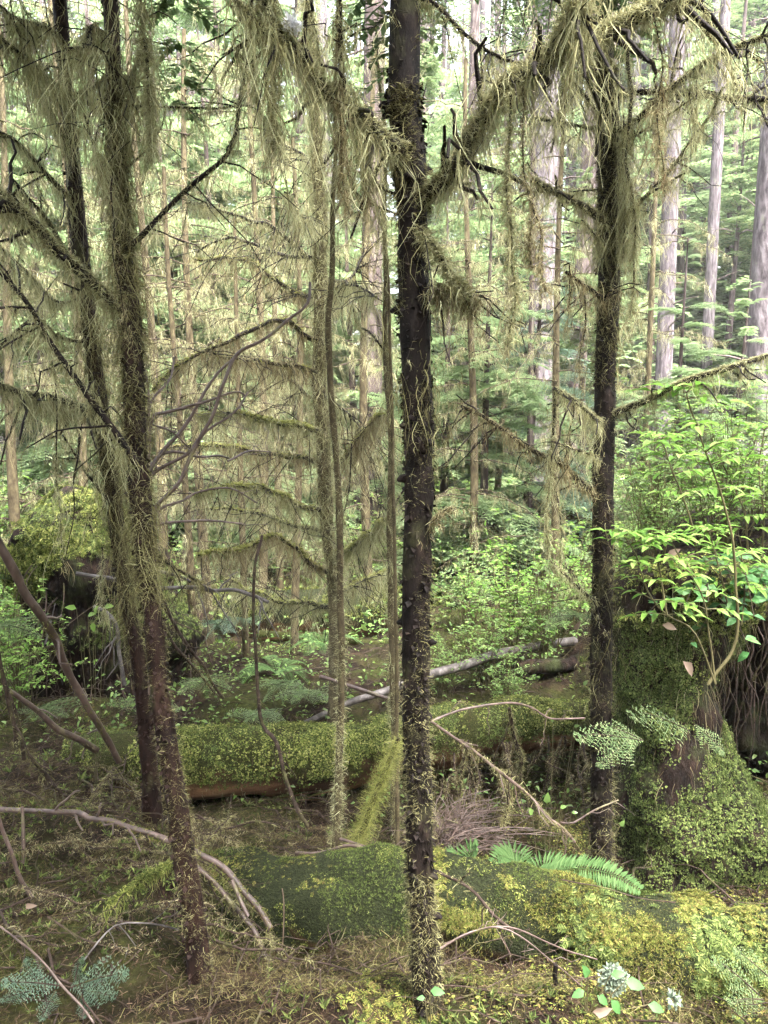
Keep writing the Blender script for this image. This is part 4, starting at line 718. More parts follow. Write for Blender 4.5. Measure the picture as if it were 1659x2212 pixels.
# thin golden mossed stems beside the middle trunk
T = Tree("mossy_sapling", "thin golden mossed stem just left of the dark middle trunk", [(852, 1600), (852, 1480), (850, 1350), (846, 1150), (840, 950), (832, 760), (825, 600), (818, 440), (822, 260), (818, 60)], 3.6, 'stem_bark', [17, 16, 16, 15, 14, 13, 11, 9, 7, 5], top=0, moss=6000, patch=.2, fl=(.01, .04), wob=.022, mhi=1., mossm='hang', sides=10)
T.curtain(110, .15, 1., (.06, .3), (5, 12), .016, (.0014, .0034)); T.finish()
T.branch([(832, 760), (800, 720), (770, 700), (760, 650)], 3.6, 3.5, 5, 3, 150, 24, (.05, .25), tw=4)
T.branch([(846, 1150), (870, 1060), (960, 1000), (1045, 905)], 3.6, 4.0, 5, 3, 250, 24, (.05, .2), tw=8)
T = Tree("mossy_sapling", "hair-thin second stem with moss, touching the left side of the middle trunk", [(858, 1560), (857, 1400), (852, 1150), (848, 900), (843, 720), (838, 560)], 3.2, 'stem_bark', [9, 9, 8, 8, 7, 5], top=0, moss=1500, patch=.2, fl=(.008, .025), mhi=1., sides=7); T.finish()
T = Tree("mossy_sapling", "short slanting stem wrapped in bright yellow green moss in front of the split log", [(768, 1838), (790, 1780), (815, 1710), (840, 1650), (862, 1595)], 2.85, 'bark_red', [16, 14, 14, 12, 10], top=0, moss=3600, patch=.0, fl=(.012, .05), mhi=1., mossm='moss_green', sides=8); T.curtain(30, .2, .9, (.03, .12), (4, 9), .01); T.finish()

# the trunk on the right
T = Tree("mossy_tree", "dark mossy trunk right of the middle one, standing against the mossy stump", [(1300, 1872), (1298, 1700), (1296, 1500), (1300, 1300), (1303, 1100), (1306, 950), (1308, 800), (1312, 650), (1316, 520), (1318, 400), (1312, 280), (1308, 150), (1305, 0)], 2.9,
         'bark', [50, 48, 48, 46, 46, 44, 44, 44, 48, 48, 44, 36, 30], top=5.5, moss=9000, patch=.28, fl=(.01, .035), mhi=.7)
fuzz(T.tm, T.path, T.rad, 5000, (.012, .05), (.0014, .0032), 1., lo=.37, hi=.62, patch=.1); T.curtain(50, .2, .3, (.08, .4), (6, 14), .02, (.0014, .0032)); T.curtain(110, .38, .66, (.08, .45), (6, 14), .035, (.0014, .0032)); T.curtain(50, .15, .36, (.05, .25), (5, 10), .02)
T.finish()
for a, kw in ((([(1318, 905), (1345, 888), (1400, 865), (1480, 825), (1560, 800), (1665, 768)], 2.9, 2.6, 15, 10, 2600, 80, (.03, .14)), dict(up=1.0, tw=14, twL=(.03, .15))),
              (([(1305, 915), (1285, 905), (1240, 870), (1195, 840)], 2.9, 2.7, 13, 9, 1200, 60, (.04, .2)), dict(up=.6, tw=6)),
              (([(1303, 1075), (1285, 1067), (1245, 1032), (1205, 992), (1175, 985), (1130, 962), (1070, 917), (995, 877)], 2.9, 2.75, 14, 7, 2200, 110, (.04, .22)), dict(up=.5, tw=16, hangm='hang_brown')),
              (([(1303, 1000), (1285, 985), (1240, 970), (1200, 955)], 2.9, 2.7, 6, 4, 200, 30, (.04, .16)), dict(tw=8)),
              (([(1312, 285), (1360, 272), (1430, 210), (1480, 165), (1555, 120), (1665, 72)], 2.9, 2.3, 13, 10, 1500, 100, (.04, .25)), dict(up=.5, tw=18)),
              (([(1312, 215), (1355, 205), (1425, 197), (1530, 207), (1670, 214)], 2.9, 2.6, 12, 13, 900, 50, (.04, .25)), dict(up=.9, tw=8)),
              (([(1318, 500), (1345, 475), (1385, 435), (1445, 370), (1495, 300), (1540, 240), (1560, 190)], 2.9, 2.6, 9, 5, 350, 50, (.04, .2)), dict(tw=14)),
              (([(1318, 490), (1400, 420), (1440, 395), (1480, 375)], 2.9, 2.5, 8, 4, 500, 30, (.04, .2)), dict(tw=5, up=.6)),
              (([(1310, 480), (1290, 468), (1230, 430), (1190, 410), (1150, 388)], 2.9, 2.7, 17, 12, 1900, 70, (.03, .16)), dict(up=.6, tw=8)),
              (([(1308, 285), (1275, 278), (1215, 265), (1150, 255)], 2.9, 3.1, 7, 6, 500, 40, (.03, .14)), dict(up=.6, tw=8)),
              (([(1310, 270), (1298, 250), (1265, 205), (1228, 168)], 2.9, 2.7, 9, 5, 300, 30, (.04, .2)), dict(tw=6)),
              (([(1310, 655), (1298, 645), (1265, 620), (1222, 590)], 2.9, 2.7, 10, 7, 350, 40, (.05, .22)), dict(tw=8, hangm='hang_brown')),
              (([(1315, 560), (1285, 510), (1255, 475)], 2.9, 2.75, 7, 4, 400, 40, (.04, .2)), dict(tw=5)),
              (([(1298, 1300), (1275, 1292), (1240, 1260), (1190, 1212)], 2.9, 2.75, 10, 5, 500, 30, (.03, .12)), dict(tw=6)),
              (([(1316, 560), (1340, 540), (1350, 480)], 2.9, 2.8, 7, 4, 250, 24, (.05, .3)), dict(tw=3)),
              (([(1310, 410), (1270, 412), (1210, 415)], 2.9, 3.1, 5, 3, 120, 20, (.03, .1)), dict(tw=6)),
              (([(1308, 110), (1260, 150), (1215, 240), (1190, 330)], 2.9, 2.8, 5, 4, 200, 40, (.05, .25)), dict(tw=8)),
              (([(1318, 330), (1380, 290), (1440, 250), (1520, 190)], 2.9, 2.4, 6, 3, 200, 40, (.04, .25)), dict(tw=12))):
    T.branch(*a, spread=.014, wd=(.0012, .003), **kw)
T.rope([(1358, 60), (1362, 200), (1356, 330), (1370, 440), (1372, 560), (1362, 680)], 2.75, 34, 1900, 90, (.08, .35))
T.rope([(1345, 250), (1352, 400), (1348, 560)], 2.8, 20, 800, 50, (.08, .3))
T.rope([(1197, 845), (1196, 950), (1192, 1030), (1180, 1120), (1184, 1200)], 2.72, 24, 1100, 40, (.06, .25))
T.rope([(1235, 870), (1228, 960), (1236, 1040)], 2.75, 10, 260, 14, (.04, .15), mossm='hang_brown')
T.rope([(1228, 600), (1226, 660), (1220, 720)], 2.72, 9, 160, 14, (.04, .15), mossm='hang_brown')
T.rope([(1262, 640), (1258, 720), (1250, 790), (1262, 850)], 2.76, 14, 300, 14, (.04, .15), mossm='hang_brown')
T.rope([(1205, 1060), (1213, 1150), (1208, 1230)], 2.72, 12, 300, 14, (.05, .2))
T.rope([(1425, 210), (1430, 280), (1424, 350)], 2.5, 14, 300, 16, (.06, .25))
T.rope([(1500, 170), (1505, 260), (1500, 330)], 2.4, 8, 160, 10, (.05, .25))
T.crown(40, 3.6, (.7, 1.3))
HAZE = .0009
# ------------------------------------------------------------------ plants near the ground
def twigleaf_shrub(seed, ns=26, H=1.0, R=.55, nl=26, leaf=(.03, .05), T_=LEAF):
    g = np.random.default_rng(seed); st = MB(); lv = MB(); S, D, U = [], [], []
    for k in range(ns):
        az = g.uniform(0, 6.28); rr = g.uniform(.1, 1) * R; h = H * g.uniform(.5, 1.05) * (1 - .25 * (rr / R) ** 2); tt = np.linspace(0, 1, 9)[:, None]
        tip = np.array([math.cos(az) * rr, math.sin(az) * rr, h]); b = np.array([math.cos(az), math.sin(az), 0]) * rr * .25
        q = b * (1 - tt) + np.array([0, 0, 1]) * h * tt + (tip - [0, 0, h]) * tt ** 1.6 + g.normal(size=(9, 3)) * .012; tube(st, q, taper(q, .004, .0015), 4, cap=False)
        for w_ in range(5):
            i = g.integers(3, 9); d = nrm(g.normal(size=3) * np.array([1, 1, .35]) + np.array([0, 0, .25])); l = g.uniform(.1, .3) * H; t2 = np.linspace(0, 1, 5)[:, None]; q2 = q[i] + d * l * t2 + np.array([0, 0, -.1 * l]) * t2 ** 2; tube(st, q2, taper(q2, .002, .001), 3, cap=False)
            n = max(3, nl // 4); f = g.uniform(.15, 1, n); p = q[i] + d * l * f[:, None]; side = np.cross([0, 0, 1.], d) * np.where(np.arange(n) % 2, 1, -1)[:, None]
            S.append(p); D.append(side + d * .5 + g.normal(size=(n, 3)) * .25); U.append(np.array([0, 0, 1.]) + g.normal(size=(n, 3)) * .28)
    S, D, U = map(np.vstack, (S, D, U)); stamp(lv, T_, S, D, U, g.uniform(*leaf, len(S))); return st, lv
def shrub_proto(name, seed, m, **k):
    st, lv = twigleaf_shrub(seed, **k); return st.mesh("stems", M['stem'], smooth=True), lv.mesh("leaves", M[m], smooth=False)
SH = [shrub_proto("s", 40 + k, 'shrub', ns=30, nl=30) for k in range(3)]
SHB = [shrub_proto("s", 50 + k, 'shrub_bright', ns=16, nl=24, leaf=(.05, .09), T_=LEAFN) for k in range(2)]
def shrub(label, loc, s, var, m=None, group=None, rz=None, cat_="shrub", sz=None):
    r = thing("leafy_shrub", label, cat_, loc, group); a, b = var
    for me, nm in ((a, "stems"), (b, "foliage")):
        o = bpy.data.objects.new(nm, me); COL.objects.link(o); o.parent = r
        if m and nm == "foliage": o.material_slots[0].link = 'OBJECT'; o.material_slots[0].material = M[m]
    r.rotation_euler = (0, 0, rng.uniform(0, 6.28) if rz is None else rz); r.scale = (s, s, s * (sz or 1)); return r
def on(u, v, Y): return G(u, v, Y)
mid = "tall bright green huckleberry like shrub with small oval leaves right of the middle trunk"
for k, (u, v, Y, s, m, lab) in enumerate([
    (1105, 1400, 5.6, 1.15, 'shrub_bright', "tallest small leaved shrub right of the middle trunk, bright at its top"),
    (1040, 1420, 5.2, .75, 'shrub', "round small leaved shrub touching the right side of the middle trunk"),
    (1180, 1420, 5.4, .95, 'shrub', "bushy small leaved shrub left of the right hand trunk"),
    (1010, 1350, 6.4, .8, 'shrub', "pale small leaved shrub behind the round one by the middle trunk"),
    (1090, 1460, 4.9, .45, 'shrub', "low leafy shrub over the slim grey barked log"),
    (1230, 1380, 6.0, .9, 'shrub_bright', "bright small leaved shrub half hidden by the right hand trunk"),
    (960, 1400, 5.0, .5, 'shrub', "low sprig of small leaves at the right edge of the middle trunk"),
    (60, 1320, 6.2, .9, 'shrub_bright', "bright leafy shrub beside the moss capped root mound at the left edge"),
    (10, 1450, 4.6, .7, 'shrub', "low green shrub at the left edge below the root mound"),
    (130, 1150, 7.5, .8, 'shrub_bright', "bright leafy shrub rising behind the moss capped root mound"),
    (20, 1180, 8.5, 1.2, 'shrub', "tall leafy shrub at the left edge behind the root mound"),
    (40, 1480, 4.3, .8, 'shrub_bright', "leafy shrub overlapping the left flank of the root mound"), (-20, 1400, 4.8, 1.1, 'shrub', "taller shrub cut by the left edge before the root mound")]):
    shrub(lab, on(u, v, Y), s, SH[k % 3], m)
back = "shrubs scattered on the far forest floor"
for k in range(70):
    x, y = visible_xy(1, 7.5, 24, .9, 1.5); s = rng.uniform(.55, 1.15)
    shrub("green leafy shrub on the far forest floor among the background trunks", (x[0], y[0], float(gz(x, y)[0]) - .03), s, (SH + SHB)[k % 5], 'shrub' if k % 3 else 'shrub_bright', back)

# big compound leaves (elder) on the right
def compound(lv, st, base, d, L, leaf, pairs, m=0):
    d = nrm(np.array(d, float)); tt = np.linspace(0, 1, 7)[:, None]; q = base + d * L * tt + np.array([0, 0, -.28 * L]) * tt ** 2; tube(st, q, taper(q, .0026, .0012), 5, cap=False)
    y = nrm(np.cross([0, 0, 1.], d)); S, D, sz = [q[-1]], [d + [0, 0, -.35]], [leaf * 1.15]
    for k in range(pairs):
        i = 2 + int(k * 4 / max(pairs, 1)); i = min(i, 5)
        for sg in (1, -1): S.append(q[i]); D.append(y * sg + d * .55 + np.array([0, 0, -.25]) + rng.normal(size=3) * .12); sz.append(leaf * rng.uniform(.85, 1.1))
    S = np.array(S); stamp(lv, LEAFN, S, np.array(D), np.array([0, 0, 1.]) + rng.normal(size=(len(S), 3)) * .15, np.array(sz))
def elder(label, stems, Y0, Y1, leaf, nclus, w=8, pairs=2, top_only=.35, mat_='shrub_bright', L=.14):
    leaf *= .86; base = uvpath(stems[0], Y0, Y1)[0]; r = thing("elder_shrub", label, "shrub", base); lv, st = MB(), MB()
    for p in stems:
        q = uvpath(p, Y0, Y1, .03, .006); tube(st, q, taper(q, px(w, Y0) / 2, px(3, Y1) / 2), 7, .06, 20)
        for k in range(nclus):
            f = top_only + (1 - top_only) * (k + .5) / nclus; i = min(len(q) - 1, int(f * len(q))); az = k * 2.4 + rng.uniform(-.4, .4)
            for o in (0, PI): compound(lv, st, q[i], [math.cos(az + o), math.sin(az + o) * .8, rng.uniform(.15, .6)], L * rng.uniform(.8, 1.2), leaf * rng.uniform(.8, 1.15), pairs)
        for az in (0, 1.6, 3.1, 4.7): compound(lv, st, q[-1], [math.cos(az), math.sin(az), .6], L * .7, leaf, pairs)
    st.build("stems", M['stem'], r); lv.build("foliage", M[mat_], r, smooth=False); return r
elder("tall elder with big fresh green compound leaves above the right stump", [[(1530, 1480), (1590, 1380), (1585, 1200), (1555, 1060), (1520, 960), (1490, 880), (1485, 850)]], 2.75, 2.75, .095, 5, 8, 2, .62, L=.13)
elder("slim elder stem rising to the left of the tallest one on the right", [[(1520, 1300), (1490, 1120), (1450, 1010), (1430, 950)]], 3.0, 3.1, .08, 4, 5, 2, .6, L=.12)
elder("bright leafed shrub spreading at the right edge over the stump", [[(1620, 1300), (1610, 1120), (1580, 1040), (1560, 1000)], [(1640, 1300), (1650, 1120), (1640, 1010), (1650, 930)]], 3.3, 3.4, .08, 6, 5, 2, .45, L=.13)
elder("low shrub of narrow green leaves reaching left over the stump to the right hand trunk", [[(1545, 1480), (1500, 1370), (1440, 1330), (1400, 1280), (1375, 1200), (1350, 1160)], [(1440, 1330), (1430, 1260), (1420, 1200), (1410, 1170)], [(1545, 1480), (1520, 1300), (1470, 1210), (1450, 1170)]], 2.65, 2.7, .07, 5, 5, 2, .5, L=.11)
elder("narrow leafed shrub in the middle of the stump top", [[(1580, 1350), (1560, 1250), (1540, 1180), (1530, 1150)], [(1600, 1350), (1610, 1260), (1600, 1200)]], 2.9, 2.95, .065, 6, 4, 2, .4, L=.11)
for k, (u, v, Y, s, m, lab) in enumerate([(1480, 1240, 4.6, .65, 'shrub', "small leaved shrub on the bank behind the right stump"), (1600, 1200, 5.2, .95, 'shrub_bright', "bright shrub at the right edge behind the right stump"), (1400, 1260, 5.2, .7, 'shrub_bright', "bright shrub between the right hand trunk and the stump top"), (1540, 1150, 6.5, .9, 'shrub', "shrub standing on the rise behind the stump shrubs"), (1370, 1220, 6.5, .9, 'shrub', "green shrub just right of the right hand trunk, beyond the stump")]):
    shrub(lab, on(u, v, Y), s, SH[(k + 1) % 3], m)
for k, (x, y, s, m, lab) in enumerate([(c2[0] - .08, 3.45, .55, 'shrub', "low small leaved shrub on the left front of the stump top"), (c2[0] + .2, 3.45, .7, 'shrub_bright', "low bright shrub in the middle of the stump top"), (c2[0] + .05, 3.75, .85, 'shrub', "low shrub at the back of the stump top"), (c2[0] + .45, 3.8, .85, 'shrub_bright', "bright low shrub on the darker hollowed stump"), (c2[0] + .7, 4.0, .9, 'shrub', "low shrub at the far right of the hollowed stump")]):
    shrub(lab, (x, y, zt - .05), s, SH[k % 3], m)
# salal: leathery leaves hanging over the stump edge
r = thing("salal_shrub", "dark leathery leaved shrub hanging over the right edge of the stump", "shrub", W(1600, 1250, 3.0)); st, lv = MB(), MB()
for k in range(30):
    b = W(rng.uniform(1500, 1680), rng.uniform(1190, 1300), rng.uniform(2.9, 3.4)); d = nrm(np.array([rng.normal(0, .6), -.7, rng.uniform(-.5, .5)])); l = rng.uniform(.12, .38); tt = np.linspace(0, 1, 8)[:, None]; q = b + d * l * tt + np.array([0, 0, -.5 * l]) * tt ** 2; tube(st, q, taper(q, .0026, .0014), 4, cap=False)
    n = 8; i = rng.integers(1, 8, n); y = nrm(np.cross([0, 0, 1.], d)); stamp(lv, LEAFB, q[i], y * rng.choice([-1, 1], (n, 1)) + d * .4 + rng.normal(size=(n, 3)) * .3, np.array([0, -.5, .8]) + rng.normal(size=(n, 3)) * .35, rng.uniform(.04, .065, n))
st.build("stems", M['twig'], r); lv.build("foliage", M['salal'], r, smooth=False)
# hemlock sprigs
def sprig(label, specs, m='needle_blue', name="hemlock_sprig"):
    r = thing(name, label, "plant", W(*specs[0][:3])); mb = MB(); st = MB()
    for k, (u, v, Y, u2, v2, Y2) in enumerate(specs):
        a, b = W(u, v, Y), W(u2, v2, Y2); stamp(mb, SPRIG[k % 3], a[None], (b - a)[None], np.array([0, -.5, 1.]), np.array([np.linalg.norm(b - a)])); tt = np.linspace(0, 1, 6)[:, None]; q = a * (1 - tt) + b * tt + np.array([0, 0, -.2]) * tt ** 2 * np.linalg.norm(b - a) * .5; tube(st, q, taper(q, .0022, .001), 4, cap=False)
    st.build("twig", M['twig'], r); mb.build("needle_spray", M[m], r, smooth=False); return r
sprig("flat green needle spray in front of the right hand trunk", [(1385, 1600, 2.5, 1265, 1570, 2.4), (1370, 1590, 2.5, 1300, 1640, 2.4), (1390, 1600, 2.52, 1320, 1560, 2.45)], 'needle')
sprig("flat green needle spray on the upper face of the mossy stump", [(1490, 1580, 2.85, 1390, 1520, 2.7), (1500, 1565, 2.85, 1565, 1615, 2.72)], 'needle')
sprig("blue green needle sprays in the bottom left corner", [(130, 2130, 1.85, 20, 2110, 1.78), (150, 2135, 1.85, 250, 2090, 1.8), (120, 2140, 1.85, 90, 2190, 1.76), (170, 2140, 1.84, 235, 2140, 1.78), (90, 2130, 1.86, 60, 2080, 1.84), (160, 2130, 1.86, 170, 2075, 1.86), (70, 2140, 1.84, 10, 2150, 1.78), (180, 2150, 1.82, 180, 2190, 1.76)], 'needle_blue')
sprig("dark green needle spray in the bottom right corner", [(1640, 2150, 1.85, 1560, 2070, 1.85), (1650, 2160, 1.82, 1590, 2150, 1.76), (1670, 2120, 1.88, 1600, 2050, 1.9), (1660, 2180, 1.8, 1600, 2190, 1.74)], 'needle')
sprig("drooping needle spray hanging into the top edge between the two thick branches", [(1150, -60, 1.9, 1120, 90, 1.85), (1110, -60, 1.9, 1075, 70, 1.85), (1200, -60, 1.9, 1180, 85, 1.85), (1170, -70, 1.95, 1215, 60, 1.9), (1100, -60, 1.9, 1140, 60, 1.8)], 'needle')
for k, (u, v, Y, lab) in enumerate([(100, 1530, 3.6, "green needle spray left of the leaning mossy stick"), (470, 1350, 5.4, "blue green needle spray before the shaded far log"), (520, 1340, 5.6, "second blue green needle spray before the far log, nearer the slim stick"), (600, 1480, 4.6, "fresh green needle spray right of the slim bare stick"), (660, 1500, 4.7, "fresh green needle spray left of the thin mossy stem above the split log"), (20, 1350, 3.4, "green needle spray at the left edge by the leaning stick"), (1240, 1330, 4.2, "green needle spray left of the right hand trunk low in the shrubs"), (310, 1520, 4.4, "needle spray behind the two left trunks above the split log"), (440, 1470, 4.6, "needle spray right of the leaning left trunk above the split log"), (560, 1540, 4.3, "low green spray close above the split log")]):
    sp = []
    for j in range(6):
        a = j * 1.05 + rng.uniform(0, .5); l = rng.uniform(40, 75) * (4.5 / Y) ** .5; sp.append((u, v, Y, u + math.cos(a) * l, v + math.sin(a) * l * .5, Y - .1 + .2 * math.sin(a)))
    sprig(lab, sp, ('needle', 'needle_blue', 'needle_blue', 'needle_young', 'needle_young', 'needle', 'needle', 'needle', 'needle', 'needle_young')[k])
# sword ferns
def fern(label, fronds, name="sword_fern", wd=.36):
    r = thing(name, label, "fern", W(*fronds[0][0])); 
    for pts in fronds:
        q = cat([W(*p) for p in pts], .008); mb = MB(); tube(mb, q, taper(q, .0022, .0008), 5, cap=False); t = nrm(np.gradient(q, axis=0)); n = len(q); s = np.linspace(0, 1, n); l = .065 * np.sin(np.clip(s * 2.6 + .35, 0, PI)) ** .8 + .006
        for sg in (1, -1):
            y = nrm(np.cross([0, -.4, 1.], t)) * sg; v, f = kites(q, y + t * .28 + rng.normal(size=(n, 3)) * .05, l * wd / .36, np.full(n, .0105), np.array([0, -.3, 1.]), .12); mb.add(v, f)
        mb.build("frond", M['fern'], r, smooth=False)
    return r
fern("sword fern with one long pale frond lying along the golden moss of the front log", [[(1140, 1895, 2.42), (1190, 1882, 2.36), (1260, 1876, 2.3), (1330, 1892, 2.25), (1382, 1922, 2.2)], [(1135, 1895, 2.45), (1110, 1862, 2.45), (1085, 1850, 2.4), (1066, 1862, 2.38)], [(1140, 1890, 2.45), (1120, 1850, 2.5), (1100, 1842, 2.52), (1075, 1848, 2.5)], [(1145, 1895, 2.42), (1170, 1872, 2.45), (1210, 1868, 2.42), (1240, 1880, 2.4)]])
fern("small fern hanging in the dark right of the middle trunk foot on the front log", [[(1010, 1890, 2.5), (1015, 1850, 2.5), (1030, 1830, 2.48)], [(1010, 1890, 2.5), (995, 1860, 2.5), (980, 1850, 2.46)]])
def ground_fern(label, u, v, Y, n, L):
    b = G(u, v, Y); r = thing("sword_fern", label, "fern", b)
    for k in range(n):
        az = k / n * 6.28 + rng.uniform(-.3, .3); l = L * rng.uniform(.7, 1.1); tt = np.linspace(0, 1, 34)[:, None]; q = b + np.array([math.cos(az), math.sin(az), 0]) * l * tt + np.array([0, 0, 1.]) * l * (1.0 * tt - 1.05 * tt ** 2); mb = MB(); tube(mb, q, taper(q, .003, .001), 4, cap=False)
        t = nrm(np.gradient(q, axis=0)); s = tt[:, 0]; le = l * .17 * np.sin(np.clip(s * 2.6 + .3, 0, PI)) + .004
        for sg in (1, -1): v_, f_ = kites(q, nrm(np.cross([0, 0, 1.], t)) * sg + t * .3, le, np.full(34, l * .028), np.array([0, 0, 1.]), .1); mb.add(v_, f_)
        mb.build("frond", M['fern'], r, smooth=False)
for u, v, Y, n, L, lab in ((600, 1470, 5.3, 9, .34, "sword fern behind the split log left of the thin mossy stem"), (700, 1440, 6.0, 9, .34, "sword fern further back beside the slim trunk foot"), (1000, 1250, 7.5, 11, .7, "sword fern beyond the shrubs right of the middle trunk"), (60, 1250, 6.8, 12, .8, "sword fern at the left edge beside the root mound"), (100, 1180, 8.8, 12, .9, "sword fern behind the root mound"), (1400, 1130, 8.5, 12, .9, "sword fern behind the stump, right of the right hand trunk"), (380, 1290, 7.6, 9, .42, "sword fern left of the shaded far log")):
    ground_fern(lab, u, v, Y, n, L)
# three small leaves and a pale lichen cushion near the bottom
def leafplant(label, spots, Y, m='salal', T_=LEAFB, name="leafy_seedling"):
    b = G(spots[0][0], spots[0][1] + 25, Y); r = thing(name, label, "plant", b); st, lv = MB(), MB()
    for (u, v, s, az) in spots:
        p = W(u, v, Y); tt = np.linspace(0, 1, 5)[:, None]; q = b * (1 - tt) + p * tt; tube(st, q, .0013, 4, cap=False); lv = MB(); stamp(lv, T_, p[None], np.array([[math.cos(az), -.3, math.sin(az)]]), np.array([0, -.7, .8]), np.array([s * .72])); lv.build("leaf", M[m], r, smooth=True)
    st.build("stem", M['stem'], r); return r
leafplant("small round leaved seedling at the foot of the middle trunk", [(930, 2140, .05, .1), (918, 2155, .03, 3.0)], 1.68)
leafplant("leathery leaved seedling beside the pale lichen tuft", [(1270, 2110, .055, 1.9), (1262, 2140, .05, 3.4), (1320, 2105, .05, .3), (1350, 2120, .07, -.1), (1320, 2160, .06, -.9), (1400, 2170, .06, -.2), (1290, 2150, .05, -.6)], 1.72)
leafplant("bright green leaved seedling in the dark hollow right of the middle trunk", [(1180, 1735, .06, 1.5), (1210, 1745, .035, .5), (1235, 1755, .03, .2), (1150, 1760, .05, 2.0), (1340, 1785, .04, 1.2), (1225, 1815, .04, .4)], 2.5, 'shrub')
leafplant("bright three leaved seedling in front of the dark face of the root mound", [(190, 1330, .06, .4), (205, 1325, .06, 1.2), (200, 1345, .06, -1.4), (165, 1315, .07, 2.8), (225, 1312, .07, .3)], 3.3, 'shrub_bright')
leafplant("small bright seedling in front of the split log behind the leaning trunk", [(1195, 1560, .04, 2.0), (1240, 1570, .035, .5), (1260, 1480, .04, 1.0)], 3.0, 'shrub')
b = W(1325, 2115, 1.78); r = MB()
for k in range(700):
    o = nrm(rng.normal(size=3) + np.array([0, -.2, .4])); p = b + o * rng.uniform(0, .035) * np.array([1, .8, 1.1]); d = nrm(o + rng.normal(size=3) * .5); v, f = kites(p[None], d[None], np.array([rng.uniform(.006, .014)]), np.array([rng.uniform(.006, .012)]), nrm(rng.normal(size=3)), .3); r.add(v, f)
tag(r.build("lichen_tuft", M['lichen'], smooth=False), "pale mint green ruffled lichen tuft on the moss at the bottom right", "lichen")
b = W(1455, 2160, 1.72); r = MB()
for k in range(60):
    o = nrm(rng.normal(size=3) + np.array([0, 0, .4])); p = b + o * rng.uniform(0, .016); v, f = kites(p[None], nrm(o + rng.normal(size=3) * .5)[None], np.array([rng.uniform(.008, .02)]), np.array([.01]), nrm(rng.normal(size=3)), .3); r.add(v, f)
tag(r.build("lichen_tuft", M['lichen'], smooth=False), "small whitish lichen scrap near the bottom edge, right of the larger tuft", "lichen")
b = W(632, 72, 1.6) + np.array([0, -.01, .012]); r = MB()
for k in range(170):
    o = nrm(rng.normal(size=3)); p = b + o * rng.uniform(0, .014) * np.array([1.3, 1, 1]); v, f = kites(p[None], nrm(o + rng.normal(size=3) * .5)[None], np.array([rng.uniform(.006, .014)]), np.array([.008]), nrm(rng.normal(size=3)), .3); r.add(v, f)
M['white_lichen'] = leafmat("white_lichen", [(.65, .65, .68), (.8, .8, .82)], .2, .9, .1)
tag(r.build("lichen_tuft", M['white_lichen'], smooth=False), "small white fluffy tuft sitting on the thick left branch of the middle trunk", "lichen")
for u, v, Y, s, az, lab in ((1475, 1428, 2.8, .075, -.9, "curled pale dead leaf hanging on the dark stump edge"), (1440, 1200, 2.9, .06, .5, "pale dead leaf caught among the stump top shrubs"), (1240, 1360, 3.0, .045, 1.0, "small pale dead leaf beside the right hand trunk"), (1430, 1350, 2.75, .06, -.2, "brown dead leaf low among the narrow leaved shrub"), (1280, 2185, 1.68, .05, .2, "tan dead leaf lying near the bottom edge"), (55, 1955, 2.05, .034, 0., "cream dead leaf on the left moss bank")):
    r = MB(); stamp(r, leaf_oval(.5, .2, .3), W(u, v, Y)[None], np.array([[math.cos(az), -.2, math.sin(az)]]), np.array([.2, -1, .4]), np.array([s])); tag(r.build("dead_leaf", M['dead_leaf'], smooth=True), lab, "leaf")

# ------------------------------------------------------------------ litter, ground moss, undergrowth: nobody could count these
def gpos(n, y0, y1, pw=1., margin=.3):
    x, y = visible_xy(n, y0, y1, pw, margin); z = gz(x, y); e = .02; N = nrm(np.stack([-(gz(x + e, y) - z) / e, -(gz(x, y + e) - z) / e, np.ones(n)], -1)); return np.stack([x, y, z], -1), N
mb = MB(); S, O = gpos(26000, 1.3, 3.6, .8); k = S[:, 0] > -.5 + .3 * S[:, 1] - .3; S, O = S[k], O[k]; mosscover(mb, S, O, 0, (.010, .024), .05, 2.6, 'leafy', seed=51); S, O = gpos(30000, 1.3, 2.6, .8); k = S[:, 0] > -.15 + .2 * fbm(S * 3, 2, 8); mosscover(mb, S[k], O[k], 0, (.014, .038), -.02, 3.2, 'frond', 52)
tag(mb.build("ground_moss", M['moss_gold'], smooth=False), "yellow green feathery moss carpeting the near forest floor", "moss", kind='stuff')
mb = MB(); S, O = gpos(15000, 1.3, 4.5, .8); mosscover(mb, S, O, 0, (.012, .035), .1, 1.8, seed=61); S, O = gpos(16000, 3.2, 9, .8, .6); mosscover(mb, S, O, 0, (.02, .06), -.1, 1.2, seed=71)
tag(mb.build("low_moss", M['moss_dark'], smooth=False), "darker green moss in patches between logs and litter", "moss", kind='stuff')
mb = MB(); S, O = gpos(70000, 1.3, 4.5, .7); k = rng.normal(size=(len(S), 3)); D = nrm(np.cross(O, k) + O * rng.uniform(-.1, .5, (len(S), 1))); strands(mb, S + O * .004, D, rng.uniform(.012, .05, len(S)), rng.uniform(.0012, .0035, len(S)), 2, .3, .15)
S, O = gpos(110000, 1.3, 4.5, .7); k = fbm(S * 2.5, 3, 91) > -.35; S, O = S[k], O[k]; S[:, 2] += np.clip(fbm(S * 5, 3, 93), 0, 1) * rng.uniform(0, .07, len(S)); strands(mb, S, nrm(O * .8 + rng.normal(size=S.shape) * .9), rng.uniform(.015, .07, len(S)), rng.uniform(.0007, .002, len(S)), 4, 1., .4, mi=1)
tag(mb.build("needle_litter", [M['litter'], M['moss_brown']], smooth=False), "brown needles and bark flakes scattered over the near floor", "litter", kind='stuff')
mb = MB()
